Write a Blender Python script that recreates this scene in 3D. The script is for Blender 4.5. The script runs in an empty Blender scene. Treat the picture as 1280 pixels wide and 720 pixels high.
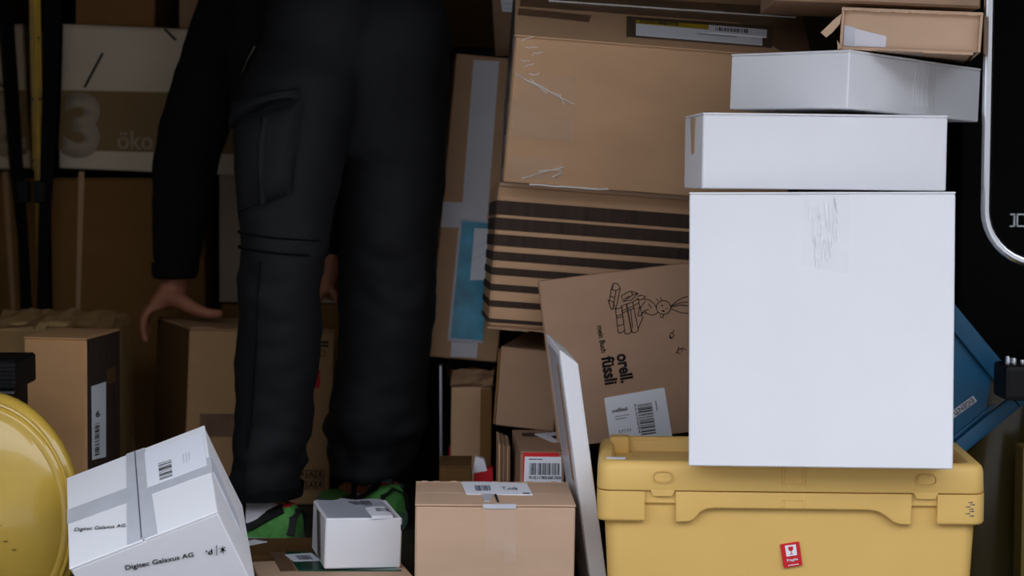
import bpy, bmesh, math, random
from mathutils import Vector, Matrix, Euler, noise
random.seed(7)
SC = bpy.context.scene
COL = SC.collection
D2R = math.radians

# ------------------------------------------------------------------ camera
cam = bpy.data.cameras.new('camera')
camo = bpy.data.objects.new('camera', cam)
COL.objects.link(camo)
camo.location = (0, 0, 0.74)
camo.rotation_euler = (math.pi / 2 - math.atan(170 / 2311), 0, 0)
cam.sensor_width = 36
cam.lens = 36 * 2311 / 1280
cam.clip_start = 0.05
cam.dof.use_dof = True
cam.dof.focus_distance = 2.95
cam.dof.aperture_fstop = 4.5
SC.camera = camo

# ------------------------------------------------------------------ overcast sky, exposure
w = bpy.data.worlds.new('overcast_sky')
SC.world = w
w.use_nodes = True
nt = w.node_tree
nt.nodes.clear()
wo = nt.nodes.new('ShaderNodeOutputWorld')
bg = nt.nodes.new('ShaderNodeBackground')
tc = nt.nodes.new('ShaderNodeTexCoord')
sx = nt.nodes.new('ShaderNodeSeparateXYZ')
rp = nt.nodes.new('ShaderNodeValToRGB')
rp.color_ramp.elements[0].position = 0.0
rp.color_ramp.elements[0].color = (0.72, 0.76, 0.87, 1)
rp.color_ramp.elements[1].position = 0.7
rp.color_ramp.elements[1].color = (0.89, 0.94, 1.07, 1)
nt.links.new(tc.outputs['Generated'], sx.inputs[0])
nt.links.new(sx.outputs['Z'], rp.inputs[0])
nt.links.new(rp.outputs[0], bg.inputs['Color'])
nt.links.new(bg.outputs[0], wo.inputs[0])
bg.inputs['Strength'].default_value = 1.25

vs = SC.view_settings
vs.view_transform = 'Standard'
vs.look = 'None'
vs.gamma = 1
vs.use_curve_mapping = False
vs.exposure = 1.37

# ------------------------------------------------------------------ measured poses (metres, radians)
BOX = {
    'crate': ((0.4405,2.969,0), (-0.0007,-0.0002,-0.0614), (0.6014,0.2559,0.2575)),
    'white_large': ((0.4791,2.8982,0.2592), (-0.0262,-0.0042,-0.1017), (0.3963,0.25,0.4176)),
    'white_second': ((0.4774,2.9454,0.6803), (-0.0148,0.0113,0.0733), (0.3839,0.1667,0.117)),
    'white_third': ((0.5658,3.0574,0.7988), (-0.0464,0.0087,-0.8038), (0.2328,0.371,0.0899)),
    'torn': ((0.6457,3.0313,0.8947), (0.0102,0.0547,-0.2028), (0.2128,0.3403,0.0652)),
    'brown_upper': ((0.2387,3.4757,0.74), (0.4261,0.0779,0.0241), (0.5123,0.3727,0.2829)),
    'striped': ((0.1348,3.5221,0.4013), (-0.0409,0.0764,0.0456), (0.3773,0.34,0.2523)),
    'orell': ((0.2156,3.2647,0.2318), (-0.0475,-0.1199,0.015), (0.2682,0.04,0.2987)),
    'panel': ((0.1372,3.0601,0.0103), (0.0606,-0.1425,0.0984), (0.0273,0.1732,0.4254)),
    'center': ((-0.0323,2.9577,0.0038), (0.0239,0.0151,0.0425), (0.2525,0.1765,0.187)),
    'tall': ((-0.1065,3.8344,0.3192), (-0.0048,0.094,0.0636), (0.1414,0.2205,0.6143)),
    'crumple': ((-0.0875,3.77,-0.0002), (0,0.0156,0.0167), (0.0731,0.26,0.285)),
    'plain': ((0.049,3.5249,0.2302), (0.0274,0.0846,-0.2201), (0.1125,0.24,0.1761)),
    'redlabel': ((0.0394,3.2526,0.0018), (-0.0082,0.0261,0.0545), (0.0761,0.2652,0.2274)),
    'leftfront': ((-0.8375,3.4891,0.0011), (-0.0045,0.0114,-0.1075), (0.1204,0.1948,0.3971)),
    'held': ((-0.5861,3.9263,0.0059), (0,0.0478,0.4111), (0.3114,0.2904,0.3697)),
    'digitec': ((-0.5089,2.8086,0.0886), (0.4465,-0.3628,0.0768), (0.2265,0.2347,0.168)),
    'smallwhite': ((-0.2612,3.0388,0.0649), (0.0162,0.0412,0.2405), (0.1269,0.1519,0.0841)),
    'flatbrown': ((-0.2968,2.9778,0.001), (0,0,0.2519), (0.2439,0.1643,0.061)),
    'darkflat': ((-0.3817,3.2044,0.0006), (0,0.0184,0.1382), (0.1916,0.1471,0.0491)),
    'oko': ((-0.8441,4.4567,0.6918), (-0.0162,0.0417,-0.0385), (0.4138,0.3,0.3331)),
    'bigtape': ((-0.8939,4.4475,0.0008), (-0.0021,0.0007,-0.007), (0.3584,0.3,0.6781)),
    'greytall': ((-0.5442,4.4344,0.3868), (-0.0035,0.0099,0.0324), (0.2921,0.22,0.3)),
    'tray': ((0.5217,3.14,0.0125), (0,0.8727,0), (0.36,-0.016,0.48)),
}
SPOT = {
    'digitec_tape_long': [(-0.1137,0.0299,0.168), (0.1162,0.0247,0.168), (0.1156,-0.0163,0.168), (-0.1135,-0.0077,0.168)],
    'digitec_tape_cross': [(-0.0148,0.1187,0.168), (0.0154,0.1168,0.168), (0.0221,-0.1154,0.168), (-0.0244,-0.1159,0.168)],
    'digitec_seam': [(-0.0016,0.1191,0.168), (0.0002,0.119,0.168), (-0.001,-0.1128,0.168), (-0.003,-0.1125,0.168)],
    'digitec_label': [(0.0146,0.1036,0.168), (0.1087,0.0975,0.168), (0.1086,0.0056,0.168), (0.0138,0.0073,0.168)],
    'digitec_bar': [(0.0342,0.0592,0.168), (0.0553,0.0563,0.168), (0.0542,0.0121,0.168), (0.0339,0.0135,0.168)],
    'digitec_small1': [(0.0731,0.0601,0.168), (0.0862,0.0615,0.168), (0.0856,0.0296,0.168), (0.0722,0.0308,0.168)],
    'digitec_text_top': [(-0.1013,-0.0246,0.168), (-0.0238,-0.063,0.168), (-0.0255,-0.073,0.168), (-0.104,-0.0346,0.168)],
    'digitec_text': [(-0.0405,-0.1173,0.1386), (0.056,-0.1173,0.1166), (0.0536,-0.1173,0.1066), (-0.0434,-0.1173,0.1274)],
    'digitec_d': [(0.0731,-0.1173,0.1112), (0.0827,-0.1173,0.1104), (0.0803,-0.1173,0.1013), (0.0707,-0.1173,0.1021)],
    'digitec_div': [(0.0899,-0.1173,0.1124), (0.0908,-0.1173,0.112), (0.0851,-0.1173,0.0957), (0.0843,-0.1173,0.0961)],
    'digitec_star': [(0.0936,-0.1173,0.1082), (0.1019,-0.1173,0.1072), (0.0983,-0.1173,0.0947), (0.09,-0.1173,0.0957)],
    'digitec_tape_side': [(0.1133,0.0435,0.1552), (0.1133,-0.0008,0.1586), (0.1133,-0.0165,0.0501), (0.1133,0.0151,0.0519)],
    'leftfront_label': [(0.0602,-0.072,0.305), (0.0602,0.0102,0.3041), (0.0602,0.0086,0.1601), (0.0602,-0.0693,0.1666)],
    'leftfront_bar': [(0.0602,-0.0549,0.2352), (0.0602,-0.0299,0.2347), (0.0602,-0.0307,0.171), (0.0602,-0.0557,0.1719)],
    'leftfront_six': [(0.0602,-0.0502,0.2556), (0.0602,-0.0274,0.2548), (0.0602,-0.0275,0.2427), (0.0602,-0.0503,0.2436)],
    'smallwhite_label': [(0.0123,-0.0094,0.0841), (0.0446,-0.0037,0.0841), (0.0469,-0.0744,0.0841), (0.0118,-0.0796,0.0841)],
    'smallwhite_bar': [(0.0273,-0.0183,0.0841), (0.0469,-0.0214,0.0841), (0.048,-0.0459,0.0841), (0.0258,-0.0434,0.0841)],
    'smallwhite_print': [(-0.0121,0.0476,0.0841), (0.0306,0.05,0.0841), (0.0294,0.0098,0.0841), (0.006,0.0071,0.0841)],
    'smallwhite_stripe': [(-0.0634,0.0241,0.0783), (-0.0634,-0.0095,0.0799), (-0.0634,-0.0396,0.0085), (-0.0634,-0.0063,0.0068)],
    'smallwhite_mark': [(0.0603,-0.076,0.0725), (0.063,-0.076,0.0725), (0.0631,-0.076,0.0632), (0.0607,-0.076,0.0632)],
    'flat_tape': [(-0.08,0.1443,0.061), (-0.0563,0.1382,0.061), (-0.0559,-0.0076,0.061), (-0.0814,-0.004,0.061)],
    'flat_pouch': [(-0.055,0.1379,0.061), (0.0799,0.0999,0.061), (0.1087,-0.05,0.061), (-0.0534,-0.0083,0.061)],
    'flat_label': [(-0.0596,0.1133,0.061), (-0.0138,0.1144,0.061), (-0.0077,0.0527,0.061), (-0.0522,0.058,0.061)],
    'flat_bar': [(-0.0439,0.0997,0.061), (-0.0192,0.0959,0.061), (-0.0172,0.0633,0.061), (-0.0426,0.0661,0.061)],
    'dark_label': [(-0.0891,0.0397,0.0491), (-0.0709,0.0559,0.0491), (-0.0484,0.0376,0.0491), (-0.0875,0.0027,0.0491)],
    'center_label': [(-0.0519,0.0835,0.187), (0.0037,0.0856,0.187), (0.0133,-0.0142,0.187), (-0.0446,-0.0137,0.187)],
    'center_label2': [(0.0036,0.0823,0.187), (0.0569,0.0757,0.187), (0.0622,-0.0157,0.187), (0.012,-0.0155,0.187)],
    'center_bar': [(-0.0302,0.0537,0.187), (-0.0048,0.0546,0.187), (-0.0038,0.0145,0.187), (-0.0283,0.0111,0.187)],
    'center_text': [(0.014,0.0411,0.187), (0.0398,0.042,0.187), (0.0393,0.0191,0.187), (0.0141,0.0182,0.187)],
    'center_tongue': [(-0.0196,-0.011,0.187), (-0.0009,-0.0104,0.187), (-0.0085,-0.0653,0.187), (-0.0177,-0.0656,0.187)],
    'center_pen': [(0.0002,-0.0134,0.187), (0.0037,-0.0133,0.187), (0.0061,-0.0708,0.187), (0.0032,-0.0709,0.187)],
    'center_tape': [(-0.0163,-0.0882,0.1861), (0.0335,-0.0882,0.1865), (0.0331,-0.0882,0.1117), (-0.0135,-0.0882,0.114)],
    'center_tape2': [(0.014,-0.0882,0.1244), (0.0329,-0.0882,0.1245), (0.0328,-0.0882,0.095), (0.0139,-0.0882,0.0949)],
    'red_red': [(-0.0335,-0.1326,0.226), (0.0267,-0.1326,0.2266), (0.0323,-0.1326,0.17), (-0.0331,-0.1326,0.1689)],
    'red_white': [(-0.0305,-0.1326,0.2189), (0.0317,-0.1326,0.2195), (0.0337,-0.1326,0.1714), (-0.0313,-0.1326,0.171)],
    'red_bar': [(-0.0221,-0.1326,0.2082), (0.0295,-0.1326,0.2086), (0.0301,-0.1326,0.1881), (-0.0222,-0.1326,0.1878)],
    'red_num': [(-0.0228,-0.1326,0.1859), (0.0319,-0.1326,0.1862), (0.032,-0.1326,0.181), (-0.0227,-0.1326,0.1806)],
    'red_name': [(-0.0237,-0.1326,0.2165), (-0.0004,-0.1326,0.2166), (-0.0003,-0.1326,0.2132), (-0.0236,-0.1326,0.2131)],
    'red_top': [(-0.0005,0.0749,0.2274), (0.0428,0.1057,0.2274), (0.0423,-0.0085,0.2274), (0.0268,-0.0246,0.2274)],
    'tall_tape': [(-0.0341,-0.1102,0.6036), (0.0173,-0.1102,0.6062), (0.0276,-0.1102,0.0073), (-0.0259,-0.1102,0.0043)],
    'tall_tape2': [(-0.0689,-0.1102,0.3156), (0.0052,-0.1102,0.3192), (0.005,-0.1102,0.269), (-0.069,-0.1102,0.2639)],
    'tall_pouch': [(-0.0304,-0.1102,0.2836), (0.0345,-0.1102,0.2831), (0.0359,-0.1102,0.0407), (-0.0323,-0.1102,0.0396)],
    'tall_plabel': [(-0.0015,-0.1102,0.2684), (0.0325,-0.1102,0.2699), (0.0324,-0.1102,0.166), (-0.0006,-0.1102,0.163)],
    'oko_band': [(-0.2046,-0.15,0.1811), (0.2087,-0.15,0.1895), (0.2097,-0.15,0.0491), (-0.2082,-0.15,0.0418)],
    'oko_three': [(-0.1969,-0.15,0.1768), (-0.1107,-0.15,0.1785), (-0.1118,-0.15,0.0245), (-0.2001,-0.15,0.0245)],
    'oko_text': [(-0.0706,-0.15,0.093), (0.0118,-0.15,0.0946), (0.0132,-0.15,0.0501), (-0.0693,-0.15,0.0486)],
    'oko_mark1': [(-0.1541,-0.15,0.1897), (-0.1485,-0.15,0.188), (-0.1077,-0.15,0.2691), (-0.1134,-0.15,0.2708)],
    'oko_mark2': [(0.0287,-0.15,0.3307), (0.0343,-0.15,0.3328), (0.0621,-0.15,0.3081), (0.0566,-0.15,0.3051)],
    'big_tape': [(-0.1111,-0.15,0.6934), (-0.0981,-0.15,0.6934), (-0.1137,-0.15,0.357), (-0.123,-0.15,0.357)],
    'held_print': [(0.1162,-0.1452,0.3481), (0.1425,-0.1452,0.3483), (0.1432,-0.1452,0.3315), (0.1169,-0.1452,0.3313)],
    'held_ring': [(0.117,-0.1452,0.328), (0.1345,-0.1452,0.3281), (0.1351,-0.1452,0.3129), (0.1176,-0.1452,0.3129)],
    'held_red': [(0.0996,-0.1452,0.2843), (0.1247,-0.1452,0.2849), (0.1246,-0.1452,0.2472), (0.0993,-0.1452,0.2473)],
    'held_redw': [(0.1032,-0.1452,0.2809), (0.1172,-0.1452,0.2809), (0.117,-0.1452,0.2641), (0.103,-0.1452,0.2641)],
    'held_sym': [(0.0799,-0.1452,0.0776), (0.1446,-0.1452,0.0762), (0.1466,-0.1452,0.0286), (0.0817,-0.1452,0.0303)],
    'held_tape': [(-0.1283,-0.1452,0.1955), (-0.0445,-0.1452,0.1948), (-0.0428,-0.1452,0.1466), (-0.1267,-0.1452,0.1478)],
    'bu_strip': [(-0.25,-0.0567,0.2829), (-0.1212,-0.0625,0.2829), (-0.1263,-0.0971,0.2829), (-0.2517,-0.0897,0.2829)],
    'bu_seam': [(-0.2453,0.0283,0.2829), (0.2651,0.0673,0.2829), (0.2604,-0.0375,0.2829), (-0.2478,-0.0439,0.2829)],
    'bu_end': [(0.1034,0.0466,0.2829), (0.267,0.0593,0.2829), (0.2576,-0.1668,0.2829), (0.2037,-0.1634,0.2829)],
    'bu_pouch': [(-0.0575,-0.0531,0.2829), (0.2048,-0.0448,0.2829), (0.1907,-0.153,0.2829), (-0.0628,-0.1549,0.2829)],
    'bu_white': [(-0.0429,-0.0893,0.2829), (0.1807,-0.0913,0.2829), (0.1746,-0.1469,0.2829), (-0.0457,-0.1465,0.2829)],
    'bu_yellow': [(-0.042,-0.0706,0.2829), (0.0873,-0.0666,0.2829), (0.0857,-0.0861,0.2829), (-0.0429,-0.0893,0.2829)],
    'bu_text': [(-0.0348,-0.0726,0.2829), (0.0336,-0.0707,0.2829), (0.0326,-0.0841,0.2829), (-0.0355,-0.0852,0.2829)],
    'bu_blabel': [(0.0876,-0.0685,0.2829), (0.1913,-0.0691,0.2829), (0.1863,-0.1077,0.2829), (0.0844,-0.1069,0.2829)],
    'bu_bar': [(0.0985,-0.078,0.2829), (0.1584,-0.0761,0.2829), (0.1565,-0.0951,0.2829), (0.0969,-0.0958,0.2829)],
    'bu_tape': [(-0.2498,-0.1864,0.2179), (-0.1453,-0.1864,0.2134), (-0.1364,-0.1864,0.093), (-0.2481,-0.1864,0.0942)],
    'bu_tape2': [(-0.245,-0.1864,0.0558), (-0.1513,-0.1864,0.0561), (-0.1503,-0.1864,0.0154), (-0.2487,-0.1864,0.0132)],
    'bu_scratch': [(-0.2478,-0.1864,0.2107), (-0.1433,-0.1864,0.1641), (-0.1684,-0.1864,0.1786), (-0.1599,-0.1864,0.1627), (-0.2208,-0.1864,0.204), (-0.1924,-0.1864,0.181), (-0.2203,-0.1864,0.0157), (-0.1487,-0.1864,0.0438), (-0.1931,-0.1864,0.0306), (-0.1552,-0.1864,0.037), (-0.168,-0.1864,0.0217), (-0.1489,-0.1864,0.0312)],
    'stripes': [(-0.1842,-0.17,0.2312), (-0.1823,-0.17,0.2058), (-0.1819,-0.17,0.2), (-0.1803,-0.17,0.1783), (-0.1796,-0.17,0.1697), (-0.1781,-0.17,0.1494), (-0.1773,-0.17,0.1384), (-0.1761,-0.17,0.1228), (-0.1752,-0.17,0.1096), (-0.1742,-0.17,0.0963), (-0.1729,-0.17,0.0795), (-0.172,-0.17,0.0674), (-0.1707,-0.17,0.0497), (-0.1699,-0.17,0.0386), (-0.1682,-0.17,0.0165), (-0.1677,-0.17,0.0098)],
    'orell_label': [(-0.0436,-0.02,0.0792), (0.0644,-0.02,0.0848), (0.0692,-0.02,-0.0384), (-0.0414,-0.02,-0.0435)],
    'orell_logo': [(-0.0329,-0.02,0.0578), (-0.0053,-0.02,0.0594), (-0.0049,-0.02,0.0526), (-0.0325,-0.02,0.051)],
    'orell_bar': [(0.013,-0.02,0.0619), (0.0388,-0.02,0.0629), (0.0405,-0.02,0.0063), (0.0141,-0.02,0.0056)],
    'orell_num': [(0.0109,-0.02,0.0623), (0.0135,-0.02,0.0099), (0.01,-0.02,0.0096), (0.0075,-0.02,0.0621)],
    'orell_num2': [(-0.0254,-0.02,0.019), (-0.0024,-0.02,0.0197), (-0.0023,-0.02,0.014), (-0.0252,-0.02,0.0132)],
    'orell_small': [(0.0477,-0.02,0.0629), (0.0487,-0.02,0.0442), (0.0458,-0.02,0.044), (0.0448,-0.02,0.0627)],
    'orell_mein': [(-0.0313,-0.02,0.2077), (-0.0292,-0.02,0.1594), (-0.0393,-0.02,0.1588), (-0.0413,-0.02,0.2072)],
    'orell_fussli': [(-0.0173,-0.02,0.1522), (-0.0161,-0.02,0.1024), (-0.0398,-0.02,0.1015), (-0.0409,-0.02,0.1515)],
    'orell_orell': [(0.0093,-0.02,0.154), (0.0117,-0.02,0.1023), (-0.0113,-0.02,0.1011), (-0.0136,-0.02,0.1529)],
    'wl_tape': [(-0.0237,-0.125,0.4153), (0.0417,-0.125,0.4152), (0.0402,-0.125,0.2949), (-0.0302,-0.125,0.308)],
    'ws_tape': [(-0.192,0.0269,0.1126), (-0.192,-0.0214,0.111), (-0.192,-0.0118,0.0561), (-0.192,0.0102,0.0539)],
    'wt_tape': [(0.1164,-0.0138,0.0835), (0.1164,0.0495,0.084), (0.1164,0.0507,0.0066), (0.1164,-0.0177,0.0069)],
    'torn_tape': [(-0.1008,-0.1701,0.0367), (-0.036,-0.1701,0.0234), (-0.0361,-0.1701,0.0063), (-0.1,-0.1701,0.006)],
    'torn_tape1': [(-0.1015,-0.1701,0.0379), (-0.0842,-0.1701,0.0349), (-0.0835,-0.1701,0.0055), (-0.1006,-0.1701,0.0059)],
    'fragile': [(-0.014,-0.1279,0.1275), (0.0154,-0.1279,0.1327), (0.021,-0.1279,0.0953), (-0.008,-0.1279,0.0902)],
    'fragile_sq': [(-0.0067,-0.1279,0.1256), (0.0102,-0.1279,0.1283), (0.0124,-0.1279,0.1114), (-0.0039,-0.1279,0.1084)],
    'fragile_text': [(-0.0036,-0.1279,0.1044), (0.0134,-0.1279,0.1071), (0.014,-0.1279,0.1024), (-0.0027,-0.1279,0.0993)],
    'fragile_line': [(-0.0015,-0.1279,0.0951), (0.015,-0.1279,0.0978), (0.0152,-0.1279,0.0968), (-0.0014,-0.1279,0.0941)],
    'cratepts': [(-0.3007,-0.1279,0.2577), (-0.3018,-0.1279,0.2122), (-0.2992,-0.1279,0.1641), (-0.2904,-0.1279,0.1528), (-0.2255,-0.1279,0.1663), (-0.1772,-0.1279,0.2136), (-0.1769,-0.1279,0.1656), (-0.1557,-0.1279,0.1659), (-0.131,-0.1279,0.1876), (0.138,-0.1279,0.1908), (0.1727,-0.1279,0.1699), (0.1874,-0.1279,0.17), (0.2266,-0.1279,0.1705), (0.3035,-0.1279,0.1714), (-0.1972,-0.1279,0.2323), (0.2085,-0.1279,0.2316), (-0.0091,-0.1279,0.2493), (-0.0089,-0.1279,0.2268), (0.0195,-0.1279,0.2271), (-0.2889,-0.1279,0.0766), (0.2854,-0.1279,0.16)],
    'tray_tag': [(-0.0535,0.008,0.4051), (-0.0572,0.008,0.3456), (-0.0691,0.008,0.3465), (-0.0654,0.008,0.406)],
    'tray_text': [(-0.0554,0.008,0.4016), (-0.0588,0.008,0.3469), (-0.0677,0.008,0.3471), (-0.064,0.008,0.402)],
}
DRAWING = [
    [(-0.0139,0.2502), (-0.0084,0.2685), (-0.0033,0.2788), (0.0036,0.2775), (0.0078,0.2689), (0.0033,0.2552), (-0.0038,0.2347), (-0.0126,0.2334), (-0.0156,0.248), (-0.0139,0.2502)],
    [(-0.0084,0.2685), (-0.0002,0.2652), (0.0073,0.2681)],
    [(-0.0033,0.2788), (-0.0065,0.2683)],
    [(-0.0002,0.2652), (-0.0096,0.234)],
    [(-0.0121,0.2571), (-0.0039,0.2537)],
    [(-0.0162,0.2505), (-0.0082,0.2462), (-0.0054,0.2373)],
    [(-0.0051,0.2325), (0.0066,0.2349), (0.0065,0.194), (0.0003,0.19), (-0.0052,0.1917), (-0.0051,0.2325)],
    [(-0.0051,0.2206), (0.0066,0.2225)],
    [(-0.005,0.2168), (0.0066,0.2187)],
    [(-0.0043,0.203), (0.0068,0.2045)],
    [(0.0059,0.2369), (0.0148,0.2396), (0.0183,0.1898), (0.0122,0.1862), (0.0067,0.1883), (0.0059,0.2369)],
    [(0.0064,0.2287), (0.0156,0.2309)],
    [(0.0068,0.2249), (0.0161,0.2271)],
    [(0.0157,0.2395), (0.0265,0.242), (0.0308,0.1911), (0.0247,0.1871), (0.0192,0.1892), (0.0157,0.2395)],
    [(0.0163,0.2323), (0.0274,0.2343)],
    [(0.0168,0.2284), (0.0279,0.2304)],
    [(0.0216,0.2293), (0.0211,0.197)],
    [(0.0274,0.2419), (0.0365,0.2465), (0.0409,0.2117), (0.0313,0.1948)],
    [(0.0285,0.2356), (0.037,0.2388)],
    [(0.008,0.2547), (0.0191,0.26), (0.0268,0.2609), (0.0279,0.2541), (0.0107,0.2448), (0.008,0.2547)],
    [(0.0107,0.2448), (0.025,0.2455), (0.0376,0.2558), (0.0279,0.2541)],
    [(0.0268,0.2609), (0.0376,0.2558)],
    [(0.0131,0.2493), (0.0221,0.253)],
    [(0.0369,0.2502), (0.042,0.2524), (0.05,0.2486), (0.0457,0.2444), (0.0381,0.2439), (0.0357,0.2475)],
    [(0.0459,0.2453), (0.0563,0.2417), (0.0636,0.2346), (0.0673,0.2261)],
    [(0.0491,0.2411), (0.0426,0.2338), (0.0371,0.2274), (0.033,0.2174), (0.0365,0.2151), (0.0452,0.224), (0.053,0.2255)],
    [(0.0452,0.224), (0.0493,0.2183), (0.0592,0.2142), (0.0692,0.2178)],
    [(0.0542,0.2358), (0.0579,0.2272)],
    [(0.0404,0.2317), (0.0345,0.2296)],
    [(0.0412,0.2221), (0.0465,0.2186)],
    [(0.0922,0.224), (0.0907,0.2195), (0.0875,0.2159), (0.0831,0.2137), (0.0781,0.2134), (0.0734,0.2149), (0.0696,0.218), (0.0674,0.2223), (0.0669,0.2271), (0.0685,0.2316), (0.0717,0.2352), (0.0761,0.2374), (0.081,0.2377), (0.0858,0.2362), (0.0896,0.2331), (0.0918,0.2288), (0.0922,0.224)],
    [(0.0925,0.2264), (0.1053,0.2343), (0.1164,0.2391), (0.125,0.2395)],
    [(0.0925,0.2264), (0.1096,0.23), (0.1238,0.2302)],
    [(0.0911,0.2227), (0.1031,0.2156), (0.1121,0.2116), (0.1215,0.21)],
    [(0.0923,0.2245), (0.1101,0.2261), (0.1231,0.2236)],
    [(0.0719,0.2127), (0.0737,0.2077)],
    [(0.077,0.2121), (0.0764,0.2065)],
    [(0.0726,0.2383), (0.0683,0.2426)],
    [(0.0774,0.2391), (0.076,0.2436)],
    [(0.0831,0.2228), (0.086,0.2234)],
    [(0.0752,0.2204), (0.0805,0.2174)],
    [(0.0872,0.17), (0.085,0.175), (0.0874,0.1795), (0.0919,0.177), (0.0908,0.1719), (0.0862,0.1691), (0.0838,0.1732)],
    [(0.0893,0.1792), (0.0936,0.1835)],
    [(0.092,0.1423), (0.096,0.148), (0.1049,0.1502), (0.1101,0.1463)],
    [(0.096,0.148), (0.0986,0.1534)],
    [(0.0945,0.1434), (0.0998,0.1399)],
    [(0.1023,0.1491), (0.1041,0.1441)],
]
DRAWING_DOTS = [(0.0776,0.2291), (0.0789,0.2195)]
NEAR_LEG = [(-0.461, 3.4, 0.104, 0.069, 0.08), (-0.459, 3.4, 0.117, 0.069, 0.08), (-0.457, 3.4, 0.147, 0.071, 0.082), (-0.45, 3.4, 0.215, 0.072, 0.079), (-0.442, 3.4, 0.282, 0.074, 0.078), (-0.434, 3.39, 0.358, 0.078, 0.082), (-0.427, 3.38, 0.425, 0.078, 0.081), (-0.42, 3.37, 0.507, 0.078, 0.082), (-0.417, 3.37, 0.565, 0.081, 0.089), (-0.416, 3.37, 0.58, 0.082, 0.09), (-0.411, 3.38, 0.645, 0.09, 0.099), (-0.407, 3.39, 0.718, 0.101, 0.111), (-0.401, 3.41, 0.799, 0.108, 0.118), (-0.384, 3.43, 0.872, 0.111, 0.122), (-0.357, 3.46, 0.948, 0.105, 0.115), (-0.34, 3.48, 0.993, 0.102, 0.112)]
FAR_LEG = [(-0.275, 3.63, 0.102, 0.083, 0.092), (-0.273, 3.63, 0.12, 0.085, 0.093), (-0.267, 3.62, 0.189, 0.092, 0.102), (-0.26, 3.61, 0.269, 0.095, 0.1), (-0.251, 3.6, 0.35, 0.093, 0.098), (-0.243, 3.59, 0.429, 0.092, 0.096), (-0.241, 3.58, 0.508, 0.094, 0.099), (-0.24, 3.58, 0.585, 0.101, 0.111), (-0.232, 3.57, 0.663, 0.101, 0.111), (-0.225, 3.56, 0.74, 0.101, 0.111), (-0.22, 3.55, 0.816, 0.098, 0.108), (-0.219, 3.55, 0.877, 0.096, 0.106), (-0.221, 3.54, 0.937, 0.093, 0.103), (-0.232, 3.54, 0.998, 0.088, 0.097)]
PELVIS = [(-0.245, 3.54, 0.725, 0.119, 0.095), (-0.259, 3.5, 0.868, 0.133, 0.107), (-0.27, 3.5, 0.92, 0.145, 0.123), (-0.286, 3.51, 0.98, 0.149, 0.127), (-0.305, 3.53, 1.042, 0.143, 0.114), (-0.328, 3.56, 1.09, 0.131, 0.092)]
SLEEVE = [(-0.718, 3.93, 0.477, 0.046, 0.048), (-0.716, 3.93, 0.516, 0.05, 0.053), (-0.708, 3.92, 0.562, 0.056, 0.059), (-0.698, 3.92, 0.639, 0.063, 0.066), (-0.687, 3.91, 0.723, 0.069, 0.073), (-0.667, 3.91, 0.799, 0.075, 0.079), (-0.641, 3.91, 0.874, 0.078, 0.082), (-0.613, 3.91, 0.958, 0.08, 0.083), (-0.584, 3.92, 1.042, 0.08, 0.084), (-0.563, 3.93, 1.11, 0.075, 0.079)]


# ------------------------------------------------------------------ materials
def mat(name, color, rough=0.8, spec=0.3, metal=0.0, var=0.0, vscale=8.0, bump=0.0, bscale=300.0, stretch=(1, 1, 1), coat=0.0, alpha=1.0, wear=None):
    m = bpy.data.materials.new(name)
    m.use_nodes = True
    n = m.node_tree
    p = n.nodes['Principled BSDF']
    p.inputs['Roughness'].default_value = rough
    p.inputs['Specular IOR Level'].default_value = spec
    p.inputs['Metallic'].default_value = metal
    p.inputs['Coat Weight'].default_value = coat
    p.inputs['Alpha'].default_value = alpha
    c = (*color, 1)
    p.inputs['Base Color'].default_value = c
    t = n.nodes.new('ShaderNodeTexCoord')
    mp = n.nodes.new('ShaderNodeMapping')
    mp.inputs['Scale'].default_value = stretch
    n.links.new(t.outputs['Object'], mp.inputs[0])
    col = None
    if var > 0:
        nz = n.nodes.new('ShaderNodeTexNoise')
        nz.inputs['Scale'].default_value = vscale
        nz.inputs['Detail'].default_value = 6
        n.links.new(mp.outputs[0], nz.inputs['Vector'])
        r = n.nodes.new('ShaderNodeValToRGB')
        r.color_ramp.elements[0].position = 0.3
        r.color_ramp.elements[1].position = 0.7
        r.color_ramp.elements[0].color = (*[x * (1 - var) for x in color], 1)
        r.color_ramp.elements[1].color = (*[min(1, x * (1 + var)) for x in color], 1)
        n.links.new(nz.outputs[0], r.inputs[0])
        col = r.outputs[0]
    if wear is not None:                       # scratches and smudges with a shape of their own
        wc, wscale, wthr = wear
        nz2 = n.nodes.new('ShaderNodeTexNoise')
        nz2.inputs['Scale'].default_value = wscale
        nz2.inputs['Detail'].default_value = 8
        n.links.new(t.outputs['Object'], nz2.inputs['Vector'])
        r2 = n.nodes.new('ShaderNodeValToRGB')
        r2.color_ramp.elements[0].position = wthr
        r2.color_ramp.elements[1].position = wthr + 0.06
        n.links.new(nz2.outputs[0], r2.inputs[0])
        mx = n.nodes.new('ShaderNodeMix')
        mx.data_type = 'RGBA'
        n.links.new(r2.outputs[0], mx.inputs[0])
        if col is not None:
            n.links.new(col, mx.inputs[6])
        else:
            mx.inputs[6].default_value = c
        mx.inputs[7].default_value = (*wc, 1)
        col = mx.outputs[2]
    if col is not None:
        n.links.new(col, p.inputs['Base Color'])
    if bump > 0:
        bz = n.nodes.new('ShaderNodeTexNoise')
        bz.inputs['Scale'].default_value = bscale
        bz.inputs['Detail'].default_value = 3
        n.links.new(mp.outputs[0], bz.inputs['Vector'])
        b = n.nodes.new('ShaderNodeBump')
        b.inputs['Strength'].default_value = bump
        b.inputs['Distance'].default_value = 0.002
        n.links.new(bz.outputs[0], b.inputs['Height'])
        n.links.new(b.outputs[0], p.inputs['Normal'])
    return m

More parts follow.
